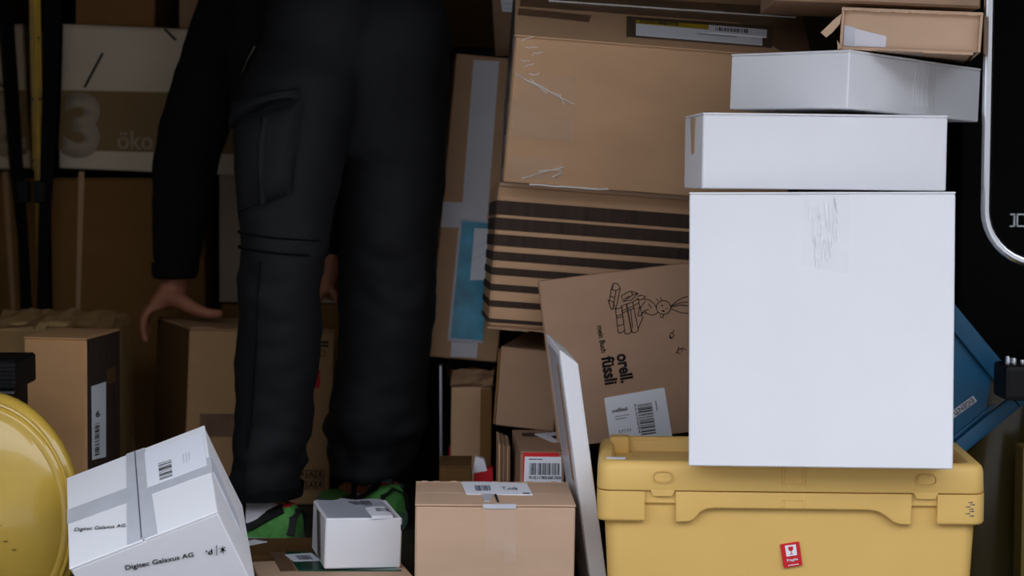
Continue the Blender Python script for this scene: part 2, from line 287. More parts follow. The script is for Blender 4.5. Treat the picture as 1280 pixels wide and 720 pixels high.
def kraft(name, color, var=0.07):
    return mat(name, color, 0.85, 0.2, var=var, vscale=6, bump=0.10, bscale=140, stretch=(1, 1, 2.2))

M = {
    'kraft': kraft('kraft_cardboard', (0.53, 0.325, 0.185)),
    'kraft_light': kraft('light_kraft_cardboard', (0.54, 0.36, 0.24)),
    'kraft_mid': kraft('brown_cardboard', (0.36, 0.22, 0.135)),
    'kraft_red': kraft('reddish_cardboard', (0.41, 0.255, 0.165)),
    'kraft_orange': kraft('orange_brown_cardboard', (0.56, 0.31, 0.14)),
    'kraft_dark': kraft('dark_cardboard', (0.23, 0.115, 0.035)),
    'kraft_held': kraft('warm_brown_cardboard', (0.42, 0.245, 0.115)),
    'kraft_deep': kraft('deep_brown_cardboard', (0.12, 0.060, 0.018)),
    'white': mat('white_cardboard', (0.79, 0.79, 0.81), 0.7, 0.3, var=0.02, vscale=6, bump=0.06, bscale=60),
    'white_old': mat('off_white_cardboard', (0.70, 0.585, 0.44), 0.8, 0.2, var=0.05),
    'inner': kraft('cardboard_core', (0.30, 0.18, 0.10)),
    'brown_tape': mat('brown_packing_tape', (0.19, 0.11, 0.065), 0.3, 0.5, var=0.2, vscale=30),
    'grey_tape': mat('grey_clear_tape', (0.52, 0.53, 0.57), 0.3, 0.5, var=0.06, vscale=25),
    'dark_tape_and_shade': mat('dark_tape_and_shade', (0.09, 0.07, 0.065), 0.35, 0.5, var=0.2),  # tape colour, also used to darken one shaded box side
    'white_tape': mat('white_paper_tape', (0.66, 0.64, 0.68), 0.5, 0.4, var=0.05, vscale=20),
    'clear_tape': mat('clear_tape', (0.85, 0.86, 0.9), 0.25, 0.35, bump=0.5, bscale=40, stretch=(4, 4, .6), alpha=0.05),
    'tape_white': mat('whitened_tape_crease', (0.87, 0.87, 0.89), 0.35, 0.5),
    'scratch': mat('tape_crease', (0.85, 0.82, 0.78), 0.3, 0.6),
    'paper': mat('label_paper', (0.80, 0.82, 0.87), 0.6, 0.3),
    'paper_dim': mat('grey_label_paper', (0.62, 0.64, 0.70), 0.6, 0.3, var=0.05),
    'ink': mat('black_ink', (0.012, 0.011, 0.012), 0.7, 0.2),
    'ink_grey': mat('grey_ink', (0.10, 0.10, 0.13), 0.7, 0.2),
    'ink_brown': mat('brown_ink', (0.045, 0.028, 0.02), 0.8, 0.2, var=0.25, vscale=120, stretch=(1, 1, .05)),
    'red': mat('red_label', (0.62, 0.012, 0.02), 0.5, 0.4),
    'pouch_blue': mat('blue_plastic_pouch', (0.05, 0.34, 0.52), 0.3, 0.5, var=0.35, vscale=18, bump=0.6, bscale=25),
    'pouch_green': mat('dark_green_pouch', (0.01, 0.07, 0.045), 0.2, 0.5, var=0.3, vscale=20),
    'pouch_clear': mat('clear_document_pouch', (0.11, 0.075, 0.05), 0.2, 0.6),
    'yellow_print': mat('yellow_print', (0.42, 0.29, 0.015), 0.5, 0.3),
    'band_brown': mat('brown_print', (0.27, 0.17, 0.075), 0.8, 0.2, var=0.05),
    'print_light': mat('light_print', (0.46, 0.37, 0.27), 0.8, 0.2),
    'yellow': mat('yellow_plastic', (0.78, 0.50, 0.145), 0.5, 0.4, var=0.04, vscale=6, bump=0.05, bscale=200),
    'yellow_paint': mat('yellow_gloss_paint', (0.60, 0.39, 0.06), 0.22, 0.5, var=0.12, vscale=7, coat=0.5, wear=((0.25, 0.16, 0.02), 22, 0.70)),
    'yellow_dull': mat('yellow_rail_paint', (0.70, 0.42, 0.012), 0.3, 0.5, var=0.2, vscale=20),
    'shaded_yellow_trim': mat('shaded_yellow_trim', (0.17, 0.11, 0.025), 0.4, 0.4),  # yellow with shade mixed into the colour
    'shaded_yellow_paint': mat('shaded_yellow_gloss', (0.055, 0.040, 0.012), 0.2, 0.4, var=0.2, vscale=6),  # yellow van paint darkened to hold its shade
    'blue': mat('blue_plastic', (0.009, 0.105, 0.215), 0.42, 0.4, var=0.1, vscale=10),
    'black': mat('black_plastic', (0.006, 0.006, 0.006), 0.55, 0.2),
    'black_matte': mat('black_lining', (0.004, 0.004, 0.0035), 0.9, 0.1),
    'rubber': mat('black_rubber', (0.012, 0.012, 0.012), 0.6, 0.3),
    'webbing': mat('black_webbing', (0.006, 0.006, 0.006), 0.9, 0.1),
    'chrome': mat('brushed_steel', (0.72, 0.74, 0.78), 0.22, 0.5, metal=1.0),
    'steel': mat('dull_steel', (0.25, 0.26, 0.28), 0.4, 0.5, metal=1.0),
    'trousers': mat('charcoal_trousers', (0.0090, 0.0096, 0.0106), 0.75, 0.2, var=0.12, vscale=8, bump=0.25, bscale=500),
    'seam': mat('trouser_seam', (0.007, 0.008, 0.010), 0.9, 0.1),
    'jacket': mat('black_jacket', (0.006, 0.006, 0.006), 0.9, 0.15, bump=0.2, bscale=400),
    'skin': mat('skin', (0.36, 0.14, 0.075), 0.55, 0.4, var=0.10, vscale=30),
    'hair': mat('dark_hair', (0.02, 0.014, 0.01), 0.6, 0.3),
    'shoe_green': mat('green_mesh', (0.075, 0.26, 0.055), 0.7, 0.3, var=0.25, vscale=60, bump=0.4, bscale=500),
    'shoe_sole': mat('green_grey_sole', (0.14, 0.25, 0.18), 0.6, 0.3, var=0.2, vscale=40),
    'sock': mat('white_lining', (0.70, 0.68, 0.72), 0.85, 0.2),
    'paper_kraft': mat('crumpled_kraft_paper', (0.33, 0.20, 0.075), 0.6, 0.35, var=0.15, vscale=9),
    'floor': mat('van_floor', (0.03, 0.022, 0.013), 0.6, 0.3, var=0.3, vscale=6, bump=0.3, bscale=60),
    'wall': mat('van_lining', (0.05, 0.034, 0.015), 0.7, 0.2),
    'mirror': mat('polished_wall_panel', (0.55, 0.50, 0.42), 0.06, 0.5, metal=1.0, var=0.1, vscale=3),
    'blocker': mat('blocker_grey', (0.30, 0.29, 0.27), 0.9, 0.2, var=0.1, vscale=1),  # grey for the added sky blocker across the street
    'asphalt': mat('concrete_paving', (0.32, 0.31, 0.30), 0.9, 0.2, var=0.2, vscale=12, bump=0.4, bscale=80),
}

# ------------------------------------------------------------------ helpers
def link(name, me, m=None, parent=None):
    o = bpy.data.objects.new(name, me)
    COL.objects.link(o)
    if m is not None:
        me.materials.clear()
        me.materials.append(M[m] if isinstance(m, str) else m)
    if parent is not None:
        o.parent = parent
    return o

def obj(name, bm, m, parent=None, smooth=False, sharp=35):
    bm.normal_update()
    me = bpy.data.meshes.new(name)
    bm.to_mesh(me)
    bm.free()
    if smooth:
        me.polygons.foreach_set('use_smooth', [True] * len(me.polygons))
        me.set_sharp_from_angle(angle=D2R(sharp))
    o = link(name, me, m, parent)
    if name in ('printed_drawing', 'tape_crease', 'crease', 'printed_symbols', 'printed_lines'):
        o['kind'] = 'stuff'                    # flat print and hairline creases, too fine to pick apart
    return o

def tag(o, label, cat, group=None):
    o['label'] = label
    o['category'] = cat
    if group:
        o['group'] = group
    return o

def thing(name, label, cat, loc=(0, 0, 0), rot=(0, 0, 0), group=None):
    o = bpy.data.objects.new(name, None)
    COL.objects.link(o)
    o.empty_display_size = 0.05
    o.location = loc
    o.rotation_euler = rot
    return tag(o, label, cat, group)

def part(o, label):
    o['label'] = label
    return o

def add_box(bm, lo, hi, bev=0.0, seg=1):
    b = bmesh.new()
    bmesh.ops.create_cube(b, size=1)
    for v in b.verts:
        v.co = Vector([(lo[i] + hi[i]) / 2 + v.co[i] * (hi[i] - lo[i]) for i in range(3)])
    if bev > 0:
        bmesh.ops.bevel(b, geom=b.edges[:], offset=bev, segments=seg, affect='EDGES', profile=0.6)
    merge(bm, b)

def merge(bm, b):
    me = bpy.data.meshes.new('tmp')
    b.to_mesh(me)
    b.free()
    bm.from_mesh(me)
    bpy.data.meshes.remove(me)

def box(lo, hi, bev=0.0, seg=1):
    bm = bmesh.new()
    add_box(bm, lo, hi, bev, seg)
    return bm

def prism(poly, n, t0, t1):
    """poly: coplanar 3D points, n: outward unit normal; a slab from t0 to t1 along n."""
    bm = bmesh.new()
    n = Vector(n)
    a = [bm.verts.new(Vector(p) + n * t0) for p in poly]
    b = [bm.verts.new(Vector(p) + n * t1) for p in poly]
    k = len(poly)
    bm.faces.new(b)
    bm.faces.new(a[::-1])
    for i in range(k):
        bm.faces.new([a[i], a[(i + 1) % k], b[(i + 1) % k], b[i]])
    bmesh.ops.recalc_face_normals(bm, faces=bm.faces[:])
    return bm

def face_normal(q):
    """outward normal of a spot given tl, tr, br, bl as seen from outside"""
    p = [Vector(x) for x in q]
    return (p[3] - p[0]).cross(p[1] - p[0]).normalized()

def lerp4(q, u, v):
    """u from left to right, v from bottom to top inside tl, tr, br, bl"""
    p = [Vector(x) for x in q[:4]]
    return (p[3] * (1 - u) + p[2] * u) * (1 - v) + (p[0] * (1 - u) + p[1] * u) * v

def sticker(name, q, m, parent, lift=0.0008, cut=0.0):
    if isinstance(q, str):
        q = SPOT[q]
    n = face_normal(q)
    poly = [Vector(p) for p in q]
    if cut > 0:
        c = []
        for i in range(4):
            a, b, d = poly[i], poly[i - 1], poly[(i + 1) % 4]
            c += [a + (b - a).normalized() * cut, a + (d - a).normalized() * cut]
        poly = c
    return obj(name, prism(poly, n, -0.0012, lift), m, parent)

def barcode(q, parent, m='ink', bars=18, lift=0.0014, across='u', seed=1, name='barcode'):
    if isinstance(q, str):
        q = SPOT[q]
    rnd = random.Random(seed)
    n = face_normal(q)
    bm = bmesh.new()
    ws = [rnd.choice((1, 1, 2, 3)) for _ in range(2 * bars)]
    tot = sum(ws)
    x = 0
    for i, wd in enumerate(ws):
        if i % 2 == 0:
            a, b = x / tot, (x + wd) / tot
            if across == 'u':
                poly = [lerp4(q, a, 1), lerp4(q, b, 1), lerp4(q, b, 0), lerp4(q, a, 0)]
            else:
                poly = [lerp4(q, 0, b), lerp4(q, 1, b), lerp4(q, 1, a), lerp4(q, 0, a)]
            merge(bm, prism(poly, n, 0.0, lift))
        x += wd
    return obj(name, bm, m, parent)

def lines(q, parent, rows, m='ink_grey', lift=0.0014, name='printed_lines'):
    """short lines of print too small to read"""
    if isinstance(q, str):
        q = SPOT[q]
    n = face_normal(q)
    bm = bmesh.new()
    for (a, b, v, h) in rows:
        merge(bm, prism([lerp4(q, a, v + h), lerp4(q, b, v + h), lerp4(q, b, v), lerp4(q, a, v)], n, 0.0, lift))
    return obj(name, bm, m, parent)

def text(body, q, parent, m='ink', weight=0.0, lift=0.0014, name='lettering', keep=False):
    """lettering that fills the spot q (tl, tr, br, bl)"""
    if isinstance(q, str):
        q = SPOT[q]
    cu = bpy.data.curves.new('letters', 'FONT')
    cu.body = body
    cu.offset = weight
    cu.extrude = 0.0
    cu.resolution_u = 4
    o = bpy.data.objects.new('letters', cu)
    COL.objects.link(o)
    dg = bpy.context.evaluated_depsgraph_get()
    me = bpy.data.meshes.new_from_object(o.evaluated_get(dg))
    bpy.data.objects.remove(o)
    bpy.data.curves.remove(cu)
    xs = [v.co.x for v in me.vertices]
    ys = [v.co.y for v in me.vertices]
    x0, x1, y0, y1 = min(xs), max(xs), min(ys), max(ys)
    n = face_normal(q)
    for v in me.vertices:
        u = (v.co.x - x0) / (x1 - x0)
        t = (v.co.y - y0) / (y1 - y0)
        v.co = lerp4(q, u, t) + n * lift
    bm = bmesh.new()
    bm.from_mesh(me)
    bpy.data.meshes.remove(me)
    bmesh.ops.remove_doubles(bm, verts=bm.verts[:], dist=1e-6)
    bm.normal_update()
    if bm.faces and sum((f.normal.dot(n) for f in bm.faces)) < 0:
        bmesh.ops.reverse_faces(bm, faces=bm.faces[:])
    r = bmesh.ops.extrude_face_region(bm, geom=bm.faces[:])
    for v in r['geom']:
        if isinstance(v, bmesh.types.BMVert):
            v.co += n * 0.0003
    return obj(name, bm, m, parent)

def stroke(bm, pts, n, wd, lift):
    """a drawn line: pts in 3D on a face of normal n"""
    n = Vector(n)
    pts = [Vector(p) for p in pts]
    for a, b in zip(pts, pts[1:]):
        d = b - a
        if d.length < 1e-6:
            continue
        s = d.normalized().cross(n) * wd / 2
        e = d.normalized() * wd * 0.3
        merge(bm, prism([a - s - e, a + s - e, b + s + e, b - s + e], n, 0.0, lift))

def grid_box(W, L, z0, H, bev=0.002, cell=0.05, dent=0.0008, seed=0):
    bm = box((-W / 2, -L / 2, z0), (W / 2, L / 2, H), bev)
    for ax, s in ((0, W), (1, L), (2, H - z0)):
        k = max(1, min(10, int(s / cell)))
        for i in range(1, k):
            p = [0, 0, (z0 + H) / 2]
            c = [-W / 2, -L / 2, z0][ax] + s * i / k
            p[ax] = c
            nn = [0, 0, 0]
            nn[ax] = 1
            bmesh.ops.bisect_plane(bm, geom=bm.verts[:] + bm.edges[:] + bm.faces[:], plane_co=p, plane_no=nn)
    cen = Vector((0, 0, (z0 + H) / 2))
    bm.normal_update()
    for v in bm.verts:
        h = noise.noise(v.co * 9 + Vector((seed * 3.1, seed, 0)))
        v.co -= v.normal * dent * (0.5 + 0.5 * h) * 1.0
    return bm

def ragged_flap(lo, hi, ax, seed=0, bev=0.0006):
    return box(lo, hi, bev)

BODY = {}
def carton(key, name, label, m, flap='top', seam='x', gap=0.0012, dent=0.0008, bev=0.002, core='inner', cat='box', pose=None, group=None):
    """A closed corrugated carton: body, two outer flaps that meet at a seam on one face."""
    loc, rot, dims = pose if pose else BOX[key]
    W, L, H = dims
    t = thing(name, label, cat, loc, rot, group)
    th = 0.0032
    seed = len(BODY)
    BODY[key] = t
    if flap == 'top':
        obj('body', grid_box(W, L, 0, H - th, bev, dent=dent, seed=seed), m, t, True)
        for s in (-1, 1):
            if seam == 'x':
                lo, hi = (-W / 2, gap if s > 0 else -L / 2, H - th), (W / 2, L / 2 if s > 0 else -gap, H)
            else:
                lo, hi = (gap if s > 0 else -W / 2, -L / 2, H - th), (W / 2 if s > 0 else -gap, L / 2, H)
            b = box(lo, hi, 0.0009)
            if s > 0:
                for v in b.verts:
                    v.co.z -= 0.0004
            obj('flap', b, m, t)
    else:
        obj('body', grid_box(W, L, 0, H, bev, dent=dent, seed=seed), m, t, True)
    return t

def seam_tape(t, key, m='clear_tape', wd=0.05, seam='x', over=0.06, pose=None, label=None):
    W, L, H = (pose if pose else BOX[key])[2]
    bm = bmesh.new()
    e = 0.0009
    if seam == 'x':
        add_box(bm, (-W / 2 - e, -wd / 2, H - 0.001), (W / 2 + e, wd / 2, H + e))
        for s in (-1, 1):
            add_box(bm, (s * W / 2 - e, -wd / 2, H - over), (s * W / 2 + e, wd / 2, H + e))
    else:
        add_box(bm, (-wd / 2, -L / 2 - e, H - 0.001), (wd / 2, L / 2 + e, H + e))
        for s in (-1, 1):
            add_box(bm, (-wd / 2, s * L / 2 - e, H - over), (wd / 2, s * L / 2 + e, H + e))
    return obj('tape', bm, m, t)

def tube(pts, rad, seg=12, closed_ends=True, up=None):
    """rad: number or (a, b) per point; frames perpendicular to the path"""
    bm = bmesh.new()
    P = [Vector(p) for p in pts]
    rings = []
    prev = None
    for i, p in enumerate(P):
        if i == 0:
            d = P[1] - P[0]
        elif i == len(P) - 1:
            d = P[-1] - P[-2]
        else:
            d = (P[i + 1] - P[i]).normalized() + (P[i] - P[i - 1]).normalized()
        d.normalize()
        if prev is None:
            ref = Vector(up) if up else (Vector((1, 0, 0)) if abs(d.x) < 0.9 else Vector((0, 1, 0)))
            a = (ref - d * ref.dot(d)).normalized()
        else:
            a = (prev - d * prev.dot(d)).normalized()
        prev = a
        b = d.cross(a)
        r = rad[i] if isinstance(rad, (list, tuple)) else rad
        ra, rb = r if isinstance(r, (list, tuple)) else (r, r)
        rings.append([bm.verts.new(p + a * ra * math.cos(2 * math.pi * k / seg) + b * rb * math.sin(2 * math.pi * k / seg)) for k in range(seg)])
    for r0, r1 in zip(rings, rings[1:]):
        for k in range(seg):
            bm.faces.new([r0[k], r0[(k + 1) % seg], r1[(k + 1) % seg], r1[k]])
    if closed_ends:
        bm.faces.new(rings[0][::-1])
        bm.faces.new(rings[-1])
    bmesh.ops.recalc_face_normals(bm, faces=bm.faces[:])
    return bm

def ball(c, r, seg=14):
    bm = bmesh.new()
    bmesh.ops.create_uvsphere(bm, u_segments=seg, v_segments=seg // 2 + 2, radius=1)
    r = r if isinstance(r, (list, tuple)) else (r, r, r)
    for v in bm.verts:
        v.co = Vector((c[0] + v.co.x * r[0], c[1] + v.co.y * r[1], c[2] + v.co.z * r[2]))
    return bm

def limb(bm, pts, rad, seg=12, up=None):
    """rounded tube with balls at its ends, for shapes that are fused later"""
    merge(bm, tube(pts, rad, seg, True, up))
    for i in (0, -1):
        r = rad[i] if isinstance(rad, (list, tuple)) else rad
        r = r if not isinstance(r, (list, tuple)) else min(r)
        merge(bm, ball(pts[i], r * 0.98, 12))

def level_loft(rings, seg=28):
    """horizontal elliptic rings (cx, cy, cz, rx, ry)"""
    bm = bmesh.new()
    R = []
    for cx, cy, cz, rx, ry in rings:
        R.append([bm.verts.new((cx + rx * math.cos(2 * math.pi * k / seg), cy + ry * math.sin(2 * math.pi * k / seg), cz)) for k in range(seg)])
    for r0, r1 in zip(R, R[1:]):
        for k in range(seg):
            bm.faces.new([r0[k], r0[(k + 1) % seg], r1[(k + 1) % seg], r1[k]])
    bm.faces.new(R[0][::-1])
    bm.faces.new(R[-1])
    bmesh.ops.recalc_face_normals(bm, faces=bm.faces[:])
    return bm

def fuse(bm, voxel, smooth=4, factor=0.5):
    """one continuous surface from overlapping closed shapes"""
    me = bpy.data.meshes.new('fuse')
    bm.to_mesh(me)
    bm.free()
    o = bpy.data.objects.new('fuse', me)
    COL.objects.link(o)
    r = o.modifiers.new('r', 'REMESH')
    r.mode = 'VOXEL'
    r.voxel_size = voxel
    s = o.modifiers.new('s', 'SMOOTH')
    s.iterations = smooth
    s.factor = factor
    dg = bpy.context.evaluated_depsgraph_get()
    out = bpy.data.meshes.new_from_object(o.evaluated_get(dg))
    bpy.data.objects.remove(o)
    bpy.data.meshes.remove(me)
    b = bmesh.new()
    b.from_mesh(out)
    bpy.data.meshes.remove(out)
    return b

def round_rect(hw, hl, r, k=5):
    pts = []
    for cx, cy, a0 in ((hw - r, hl - r, 0), (-hw + r, hl - r, 90), (-hw + r, -hl + r, 180), (hw - r, -hl + r, 270)):
        for i in range(k + 1):
            a = D2R(a0 + 90 * i / k)
            pts.append((cx + r * math.cos(a), cy + r * math.sin(a)))
    return pts

def rr_loft(levels, k=5, cap0=True, cap1=True):
    """levels: (half width, half length, corner radius, z)"""
    bm = bmesh.new()
    R = [[bm.verts.new((x, y, z)) for x, y in round_rect(a, b, r, k)] for a, b, r, z in levels]
    n = len(R[0])
    for r0, r1 in zip(R, R[1:]):
        for i in range(n):
            bm.faces.new([r0[i], r0[(i + 1) % n], r1[(i + 1) % n], r1[i]])
    if cap0:
        bm.faces.new(R[0][::-1])
    if cap1:
        bm.faces.new(R[-1])
    return bm

def structure(name, bm, m):
    o = obj(name, bm, m)
    o['kind'] = 'structure'
    return o

# ------------------------------------------------------------------ the setting: cargo bay, street, added light blockers
structure('floor', box((-1.5, 2.3, -0.06), (1.46, 4.9, 0.0)), 'floor')
structure('wall_back', box((-1.3, 4.78, 0), (1.2, 4.84, 1.75)), 'wall')
structure('wall_left', box((-1.128, 3.5, 0), (-1.088, 4.78, 1.75)), 'mirror')
structure('blocker_left', box((-1.20, 2.40, 0), (-1.12, 3.52, 1.75)), 'wall')  # unseen wall section added to keep light out on the left
structure('wall_right', box((0.90, 3.35, 0), (0.95, 4.78, 1.75)), 'black_matte')
structure('blocker_front', box((-1.45, 2.36, 0), (-1.12, 2.44, 1.75)), 'wall')  # unseen stub added to narrow the lit opening
structure('blocker_right', box((1.34, 2.40, 0), (1.46, 3.36, 1.75)), 'black_matte')  # unseen slab added to cut light from the right
structure('ceiling', box((-1.45, 1.50, 1.75), (1.46, 4.84, 1.81)), 'wall')  # van roof; unseen front edge pushed forward to cut steep sky light
structure('blocker_opposite', box((-28, -12, -0.56), (28, -9, 5.2)), 'blocker')  # unseen building front added to block the low sky
structure('ground', box((-30, -30, -0.62), (30, 30, -0.56)), 'asphalt')
structure('trim_1', box((-1.5, 2.24, -0.56), (1.46, 2.30, 0.0)), 'black')

# right door post: lining, badge, rail
structure('door_1', box((0.80, 3.30, 0.0), (1.35, 3.36, 1.75), 0.004), 'black_matte')

t = thing('grab_handle', 'bent brushed steel grab handle beside the stack of white boxes', 'handle', (0.748, 2.92, 0.35))
pts = [(0, 0, 1.40), (0, 0, 0.30)]
for k in range(0, 9):
    a = D2R(180 + 80 * k / 8)
    pts.append((0.085 + 0.085 * math.cos(a), 0, 0.300 + 0.085 * math.sin(a)))
pts.append((0.30, 0, 0.175))
obj('rail', tube(pts, 0.0087, 16), 'chrome', t, True)
for p in ((0.29, 0.012, 0.178),):
    obj('bracket', box((p[0] - 0.012, -0.01, p[2] - 0.02), (p[0] + 0.012, 0.40, p[2] + 0.02), 0.003), 'steel', t)

t = thing('badge', 'small silver bracket-shaped emblem on the black door panel', 'emblem', (0.888, 3.295, 0.60))
s = 3.295 / 2311
for nm, x0, x1, z0, z1 in (('bar', 0.0, 0.009, 0.0275, 0.0305), ('bar', 0.0, 0.009, 0.0065, 0.0095), ('stem', 0.0062, 0.0092, 0.0065, 0.0305),
                           ('stem', 0.0115, 0.0143, 0.0065, 0.0305), ('bar', 0.0115, 0.026, 0.0275, 0.0305), ('bar', 0.0115, 0.026, 0.0065, 0.0095)):
    obj(nm, box((x0, 0, z0), (x1, 0.005, z1), 0.0005), 'paper', t)

# lower right: painted pillar, seal, latch
t = thing('body_pillar', 'rounded glossy yellow pillar with shade in its paint behind the yellow lidded crate', 'pillar', (0.815, 3.20, 0))  # yellow van side; shade mixed into the paint, rounding added for a sky streak
obj('panel', tube([(0.01, 0, 0), (0.025, 0, 0.2), (0.05, 0.0, 0.36)], [(0.085, 0.06)] * 3, 32), 'shaded_yellow_paint', t, True, 60)
obj('sill', box((-0.1, -0.03, 0), (0.2, 0.08, 0.012), 0.003), 'shaded_yellow_paint', t)

t = thing('door_seal', 'ribbed black rubber door seal with a yellow edge at the right border', 'seal', (0.878, 3.05, 0))
obj('edge', box((-0.027, 0.0, 0), (-0.006, 0.05, 0.25), 0.004, 2), 'shaded_yellow_trim', t)  # yellow edge, darkened in its colour to stand for shade
obj('channel', box((-0.012, -0.012, 0.03), (0.06, 0.045, 0.245), 0.012, 3), 'rubber', t, True)
for k in range(16):
    obj('rib', box((-0.008, -0.0165, 0.045 + k * 0.012), (0.05, -0.010, 0.051 + k * 0.012), 0.001), 'rubber', t)

t = thing('door_latch', 'black plastic latch block with small metal studs at the right border', 'latch', (0.808, 3.02, 0.335))
obj('block', box((-0.005, -0.03, 0.0), (0.16, 0.05, 0.058), 0.008, 2), 'black', t)
for k, x in enumerate((0.006, 0.016, 0.030)):
    obj('stud', tube([(x, 0.0, 0.056), (x, 0.0, 0.071 - 0.003 * k)], 0.0045, 10), 'chrome', t)
obj('arm', box((0.10, 0.05, 0.01), (0.16, 0.28, 0.05)), 'black', t)

# blue tray, tipped on its corner, base towards the street
TRAY_POSE = BOX['tray']
t = thing('tray', 'blue plastic tray tipped on its corner behind the big white box', 'crate', TRAY_POSE[0], TRAY_POSE[1])
TW, TH_ = 0.26, 0.48
def tray_bar(name, x0, x1, z0, z1, y0, y1, bev=0.005):
    return obj(name, box((x0, y0, z0), (x1, y1, z1), bev, 2), 'blue', t, True)
tray_bar('base', -TW + 0.02, -0.022, 0.02, TH_ - 0.028, 0.008, 0.016, 0.001)
tray_bar('rim', -TW, 0, TH_ - 0.032, TH_, -0.004, 0.020)
tray_bar('rim', -TW, 0, 0, 0.026, -0.004, 0.020)
tray_bar('rim', -0.026, 0, 0.02, TH_ - 0.02, -0.004, 0.020)
tray_bar('rim', -TW, -TW + 0.026, 0.02, TH_ - 0.02, -0.004, 0.020)
tray_bar('side_wall', -TW + 0.006, -0.006, TH_ - 0.014, TH_ - 0.006, 0.018, 0.10, 0.002)
tray_bar('side_wall', -TW + 0.006, -0.006, 0.006, 0.014, 0.018, 0.10, 0.002)
tray_bar('side_wall', -0.014, -0.006, 0.01, TH_ - 0.01, 0.018, 0.10, 0.002)
tray_bar('side_wall', -TW + 0.006, -TW + 0.014, 0.01, TH_ - 0.01, 0.018, 0.10, 0.002)
tray_bar('base_rib', -0.033, -0.028, 0.04, TH_ - 0.05, 0.004, 0.010, 0.002)
pt = part(sticker('property_tag', 'tray_tag', 'paper_dim', t, 0.0008), 'small grey tag with lettering')
text('EIGENTUM', 'tray_text', pt, 'ink', 0.01, 0.0012)

# ------------------------------------------------------------------ yellow crate
loc, rot, (W, L, H) = BOX['crate']
t = thing('storage_crate', 'yellow lidded plastic crate with a red Fragile sticker under the big white box', 'crate', loc, rot)
hw, hl = W / 2, L / 2
obj('body', rr_loft([(hw - 0.020, hl - 0.022, 0.02, 0.0), (hw - 0.012, hl - 0.013, 0.022, 0.17), (hw - 0.011, hl - 0.012, 0.022, 0.205)]), 'yellow', t, True)
obj('band', rr_loft([(hw - 0.009, hl - 0.0095, 0.02, 0.190), (hw - 0.0015, hl - 0.0065, 0.022, 0.193), (hw - 0.0015, hl - 0.0065, 0.022, 0.2115)]), 'yellow', t, True)
def rim_block(poly, depth=0.010, name='rim_block'):
    bm = prism([(x, -hl + depth, z) for x, z in poly], (0, -1, 0), 0.0, depth)
    ed = [e for e in bm.edges if all(v.co.y < -hl + 0.001 for v in e.verts)]
    bmesh.ops.bevel(bm, geom=ed, offset=0.003, segments=3, affect='EDGES', profile=0.5)
    return obj(name, bm, 'yellow', t, True)
zs = 0.2115
def corner_block(sgn):
    pts = []
    x1 = hw
    r = 0.022
    prof = [(0.226, -hl), (0.226, -hl + 0.014)]
    outer = [(x1 - r + r * math.sin(a), -hl + r - r * math.cos(a)) for a in [D2R(90 * k / 6) for k in range(7)]]
    poly = [(0.226, -hl)] + outer + [(x1, -hl + 0.06), (x1 - 0.012, -hl + 0.06), (0.226, -hl + 0.014)]
    poly = [(sgn * x, y, 0.0) for x, y in poly]
    if sgn < 0:
        poly = poly[::-1]
    bm = prism(poly, (0, 0, 1), 0.163, zs)
    ed = [e for e in bm.edges if all(abs(v.co.z - 0.163) < 1e-5 for v in e.verts)]
    bmesh.ops.bevel(bm, geom=ed, offset=0.006, segments=3, affect='EDGES', profile=0.5)
    obj('rim_block', bm, 'yellow', t, True)
corner_block(-1)
corner_block(1)
prof = [(-0.178, zs), (-0.178, 0.163), (-0.157, 0.1635), (-0.149, 0.167), (-0.139, 0.179), (-0.130, 0.184), (-0.118, 0.1855),
        (0.122, 0.1855), (0.135, 0.183), (0.146, 0.177), (0.158, 0.167), (0.168, 0.1635), (0.187, 0.163), (0.187, zs)]
rim_block(prof, name='rim')
obj('lid', rr_loft([(hw - 0.001, hl - 0.001, 0.024, 0.2132), (hw, hl, 0.025, 0.2160), (hw - 0.001, hl - 0.001, 0.025, 0.246), (hw - 0.003, hl - 0.003, 0.025, 0.2525), (hw - 0.007, hl - 0.007, 0.024, 0.2565),
                    (hw - 0.012, hl - 0.012, 0.022, 0.258), (hw - 0.022, hl - 0.020, 0.02, 0.2575), (hw - 0.026, hl - 0.024, 0.02, 0.252), (hw - 0.028, hl - 0.026, 0.02, 0.238)]), 'yellow', t, True)
for sgn in (-1, 1):
    obj('corner_lug', box((sgn * (hw - 0.035) - 0.017, hl - 0.05, 0.236), (sgn * (hw - 0.035) + 0.017, hl - 0.018, 0.2655), 0.006, 3), 'yellow', t, True)
obj('back_lip', box((-hw + 0.03, hl - 0.022, 0.24), (hw - 0.03, hl - 0.008, 0.2615), 0.004, 3), 'yellow', t, True)
def oval(cx, cz, a, b, y0, y1, k=8):
    pts = []
    for i in range(2 * k + 2):
        if i <= k:
            an = D2R(-90 + 180 * i / k)
            pts.append((cx + a - b + b * math.cos(an), y0, cz + b * math.sin(an)))
        else:
            an = D2R(90 + 180 * (i - k - 1) / k)
            pts.append((cx - a + b + b * math.cos(an), y0, cz + b * math.sin(an)))
    return prism(pts, (0, -1, 0), 0.0, y0 - y1)
